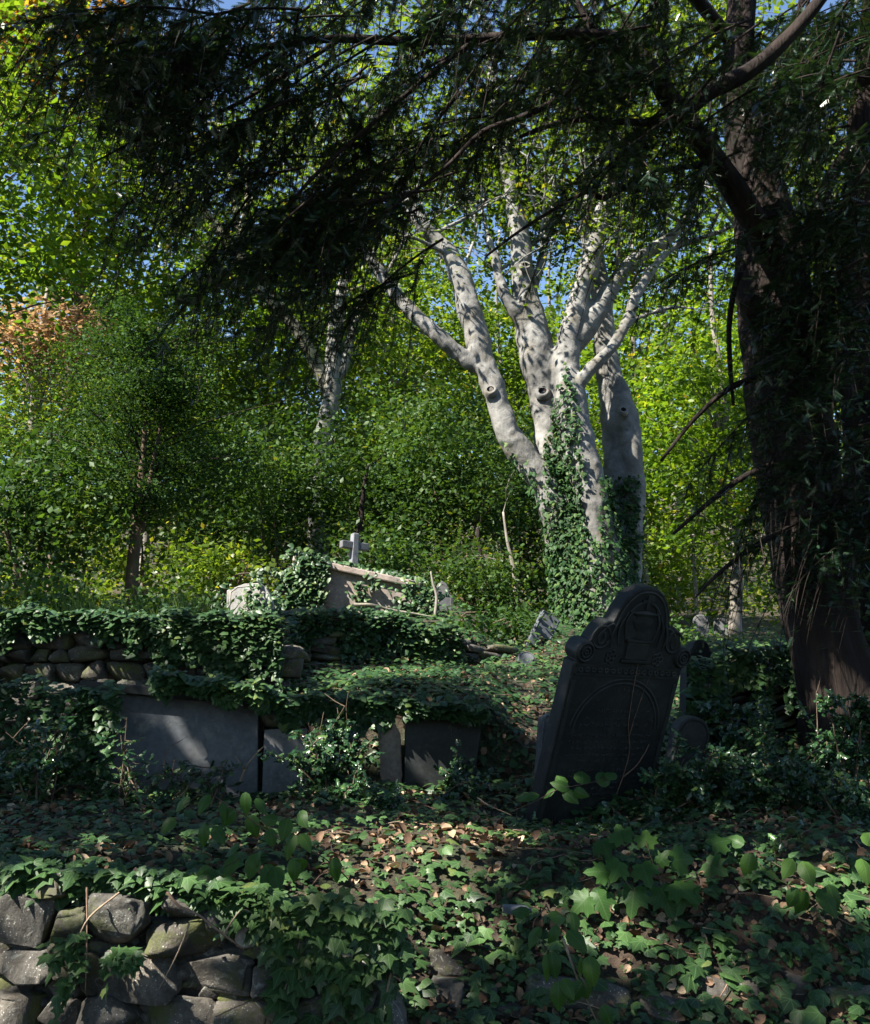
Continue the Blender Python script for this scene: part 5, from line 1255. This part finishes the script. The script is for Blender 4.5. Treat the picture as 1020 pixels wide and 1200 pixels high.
shoot('sycamore_seedling', 'cluster of sycamore seedlings with lobed leaves in the near shade', [[(800, 1075, 5.4), (780, 1040, 5.35), (765, 1010, 5.3), (757, 985, 5.3)], [(780, 1045, 5.35), (810, 1030, 5.3), (840, 1028, 5.3)], [(760, 1060, 5.3), (735, 1035, 5.3), (720, 1010, 5.3)]],
      [(757, 990, 5.3, 24, 85, .3), (772, 1012, 5.3, 18, 60, .4), (728, 1010, 5.3, 26, -120, .4), (752, 1012, 5.3, 28, -70, .4), (790, 1008, 5.3, 30, 10, .5), (744, 1040, 5.3, 32, -95, .5), (775, 1040, 5.3, 34, -80, .5), (790, 1034, 5.3, 34, -55, .4), (806, 1036, 5.3, 36, -88, .4), (715, 1022, 5.3, 28, -150, .4), (700, 1046, 5.3, 30, -70, .4), (690, 1050, 5.3, 28, -130, .4), (828, 1010, 5.5, 26, -40, .5), (835, 990, 5.6, 26, 30, .5), (730, 985, 5.6, 26, 120, .6), (705, 985, 5.7, 24, -70, .5)], 'maple', 'seedling')
shoot('hazel_shoot', 'hanging green shoot over the large grey stone at the bottom', [[(640, 1060, 4.9), (655, 1090, 4.7), (668, 1120, 4.45), (684, 1150, 4.3), (690, 1160, 4.3)], [(640, 1062, 4.9), (625, 1085, 4.7), (640, 1115, 4.4)]],
      [(642, 1117, 4.35, 30, -115, .1), (646, 1115, 4.35, 28, -80, .1), (684, 1150, 4.3, 28, -130, .15), (684, 1150, 4.3, 26, -60, .15), (690, 1120, 4.35, 32, -80, .15), (682, 1122, 4.35, 26, -120, .15), (655, 1150, 4.3, 30, -90, .1), (660, 1146, 4.3, 24, -70, .1), (665, 1090, 4.55, 30, -60, .3), (655, 1085, 4.55, 24, -140, .4), (632, 1085, 4.6, 26, -110, .3), (645, 1075, 4.7, 26, 20, .6), (620, 1070, 4.8, 24, 160, .7), (706, 1178, 4.3, 24, -70, .15), (670, 1068, 4.8, 24, -85, .3)], 'hazel')
shoot('hazel_shoot', 'dark green shoot with oval leaves at the lower right', [[(905, 1010, 5.4), (925, 1022, 5.3), (945, 1035, 5.2), (968, 1042, 5.2)]],
      [(940, 1008, 5.2, 30, -75, .3), (930, 1006, 5.2, 26, -120, .6), (944, 1044, 5.2, 32, -90, .1), (960, 1040, 5.2, 34, -70, .1), (972, 1036, 5.2, 34, -85, .15), (934, 1040, 5.2, 24, -115, .1), (1010, 1005, 5.0, 30, -100, .4), (1016, 990, 5.0, 26, 60, .6), (880, 1000, 5.5, 30, -110, .4), (872, 990, 5.6, 24, 140, .6)], 'hazel')

# grass tufts on the bank edge
for i, (px, py, d, lb) in enumerate(((205, 728, 10.2, 'sunlit arching grass tuft on the bank edge above the slate panel'), (225, 726, 10.5, 'paler grass tuft right of the arching one on the bank edge'), (100, 716, 10.4, 'grass tuft on the bank edge at upper left'))):
    c = P(px, py, d); z0 = gz(c[0], d); r = np.random.default_rng(i); root = tag(empty('grass_tuft', (c[0], d, z0)), lb, 'grass', 'grass tufts on the bank')
    n_ = 90; q = np.array([c[0], d, z0]) + r.normal(size=(n_, 3)) * np.array([.12, .08, .0]); f = nrm(np.column_stack([r.normal(size=n_) * .5, r.normal(size=n_) * .4, np.ones(n_)]))
    scatter('blades', BLADE, q, f, np.column_stack([r.normal(size=n_), -np.ones(n_), np.full(n_, .3)]), .38 * (.6 + .6 * r.random(n_)), M['grass'], root)

# ivy over the yew's second trunk
SV, SQ, _c = px_tube([(1045, 870, 110, .45), (1034, 700, 100, .45), (1022, 560, 92, .45), (1014, 430, 80, .45)], yd, 24, 6, .06)
SV, ST = tri_arrays(SV, SQ)
p, n = sample(SV, ST, 2600)
p = p + n * (.02 + .12 * RNG.random((len(p), 1)))
yi = tag(empty('climbing_ivy', P(1030, 870, yd)), 'dark ivy smothering the yew\'s second trunk at the right edge', 'ivy')
scatter('foliage', IVY_LOW, p, nrm(np.array([0, 0, -1.0]) + RNG.normal(size=p.shape) * .5), n + np.array([0, -.1, .4]) + RNG.normal(size=p.shape) * .4, .06 * (.6 + .7 * RNG.random(len(p))), M['ivy_far'], yi)

# fine twigs lying in the litter
p, n = sample(GV, GTN, 420, ldens)
tw = []
for q in p:
    a = RNG.random() * 6.283; l = .06 + .2 * RNG.random(); v = np.array([math.cos(a), math.sin(a) * .8, .12 * RNG.normal()]) * l
    tw.append(tube([q + [0, 0, .025], q + v * .5 + [0, 0, .035 + .01 * RNG.normal()], q + v + [0, 0, .03]], [.0028, .0024, .0014], 4, 2))
tag(link('twig_litter', tubes_mesh('twig_litter', tw), M['twig']), 'fine dry twigs lying among the fallen leaves', None, None, 'stuff')

# bare ivy vines running over the ground
p, n = sample(GV, GTN, 130, lambda q: dens(q) * (q[:, 1] < 12))
vn_ = []
for q in p:
    a = RNG.random() * 6.283; pts = []; c = q.copy()
    for _ in range(7):
        pts.append((c[0], c[1], gz(c[0], c[1]) + .03 + .02 * RNG.random())); a += RNG.normal() * .5; c = c + np.array([math.cos(a), math.sin(a), 0]) * .09
        if c[1] < 4.85: break
    if len(pts) > 3: vn_.append(tube(pts, np.linspace(.004, .002, len(pts)), 4, 2))
world_child(link('vine', tubes_mesh('vine', vn_), M['vine']), ivy)['kind'] = 'stuff'
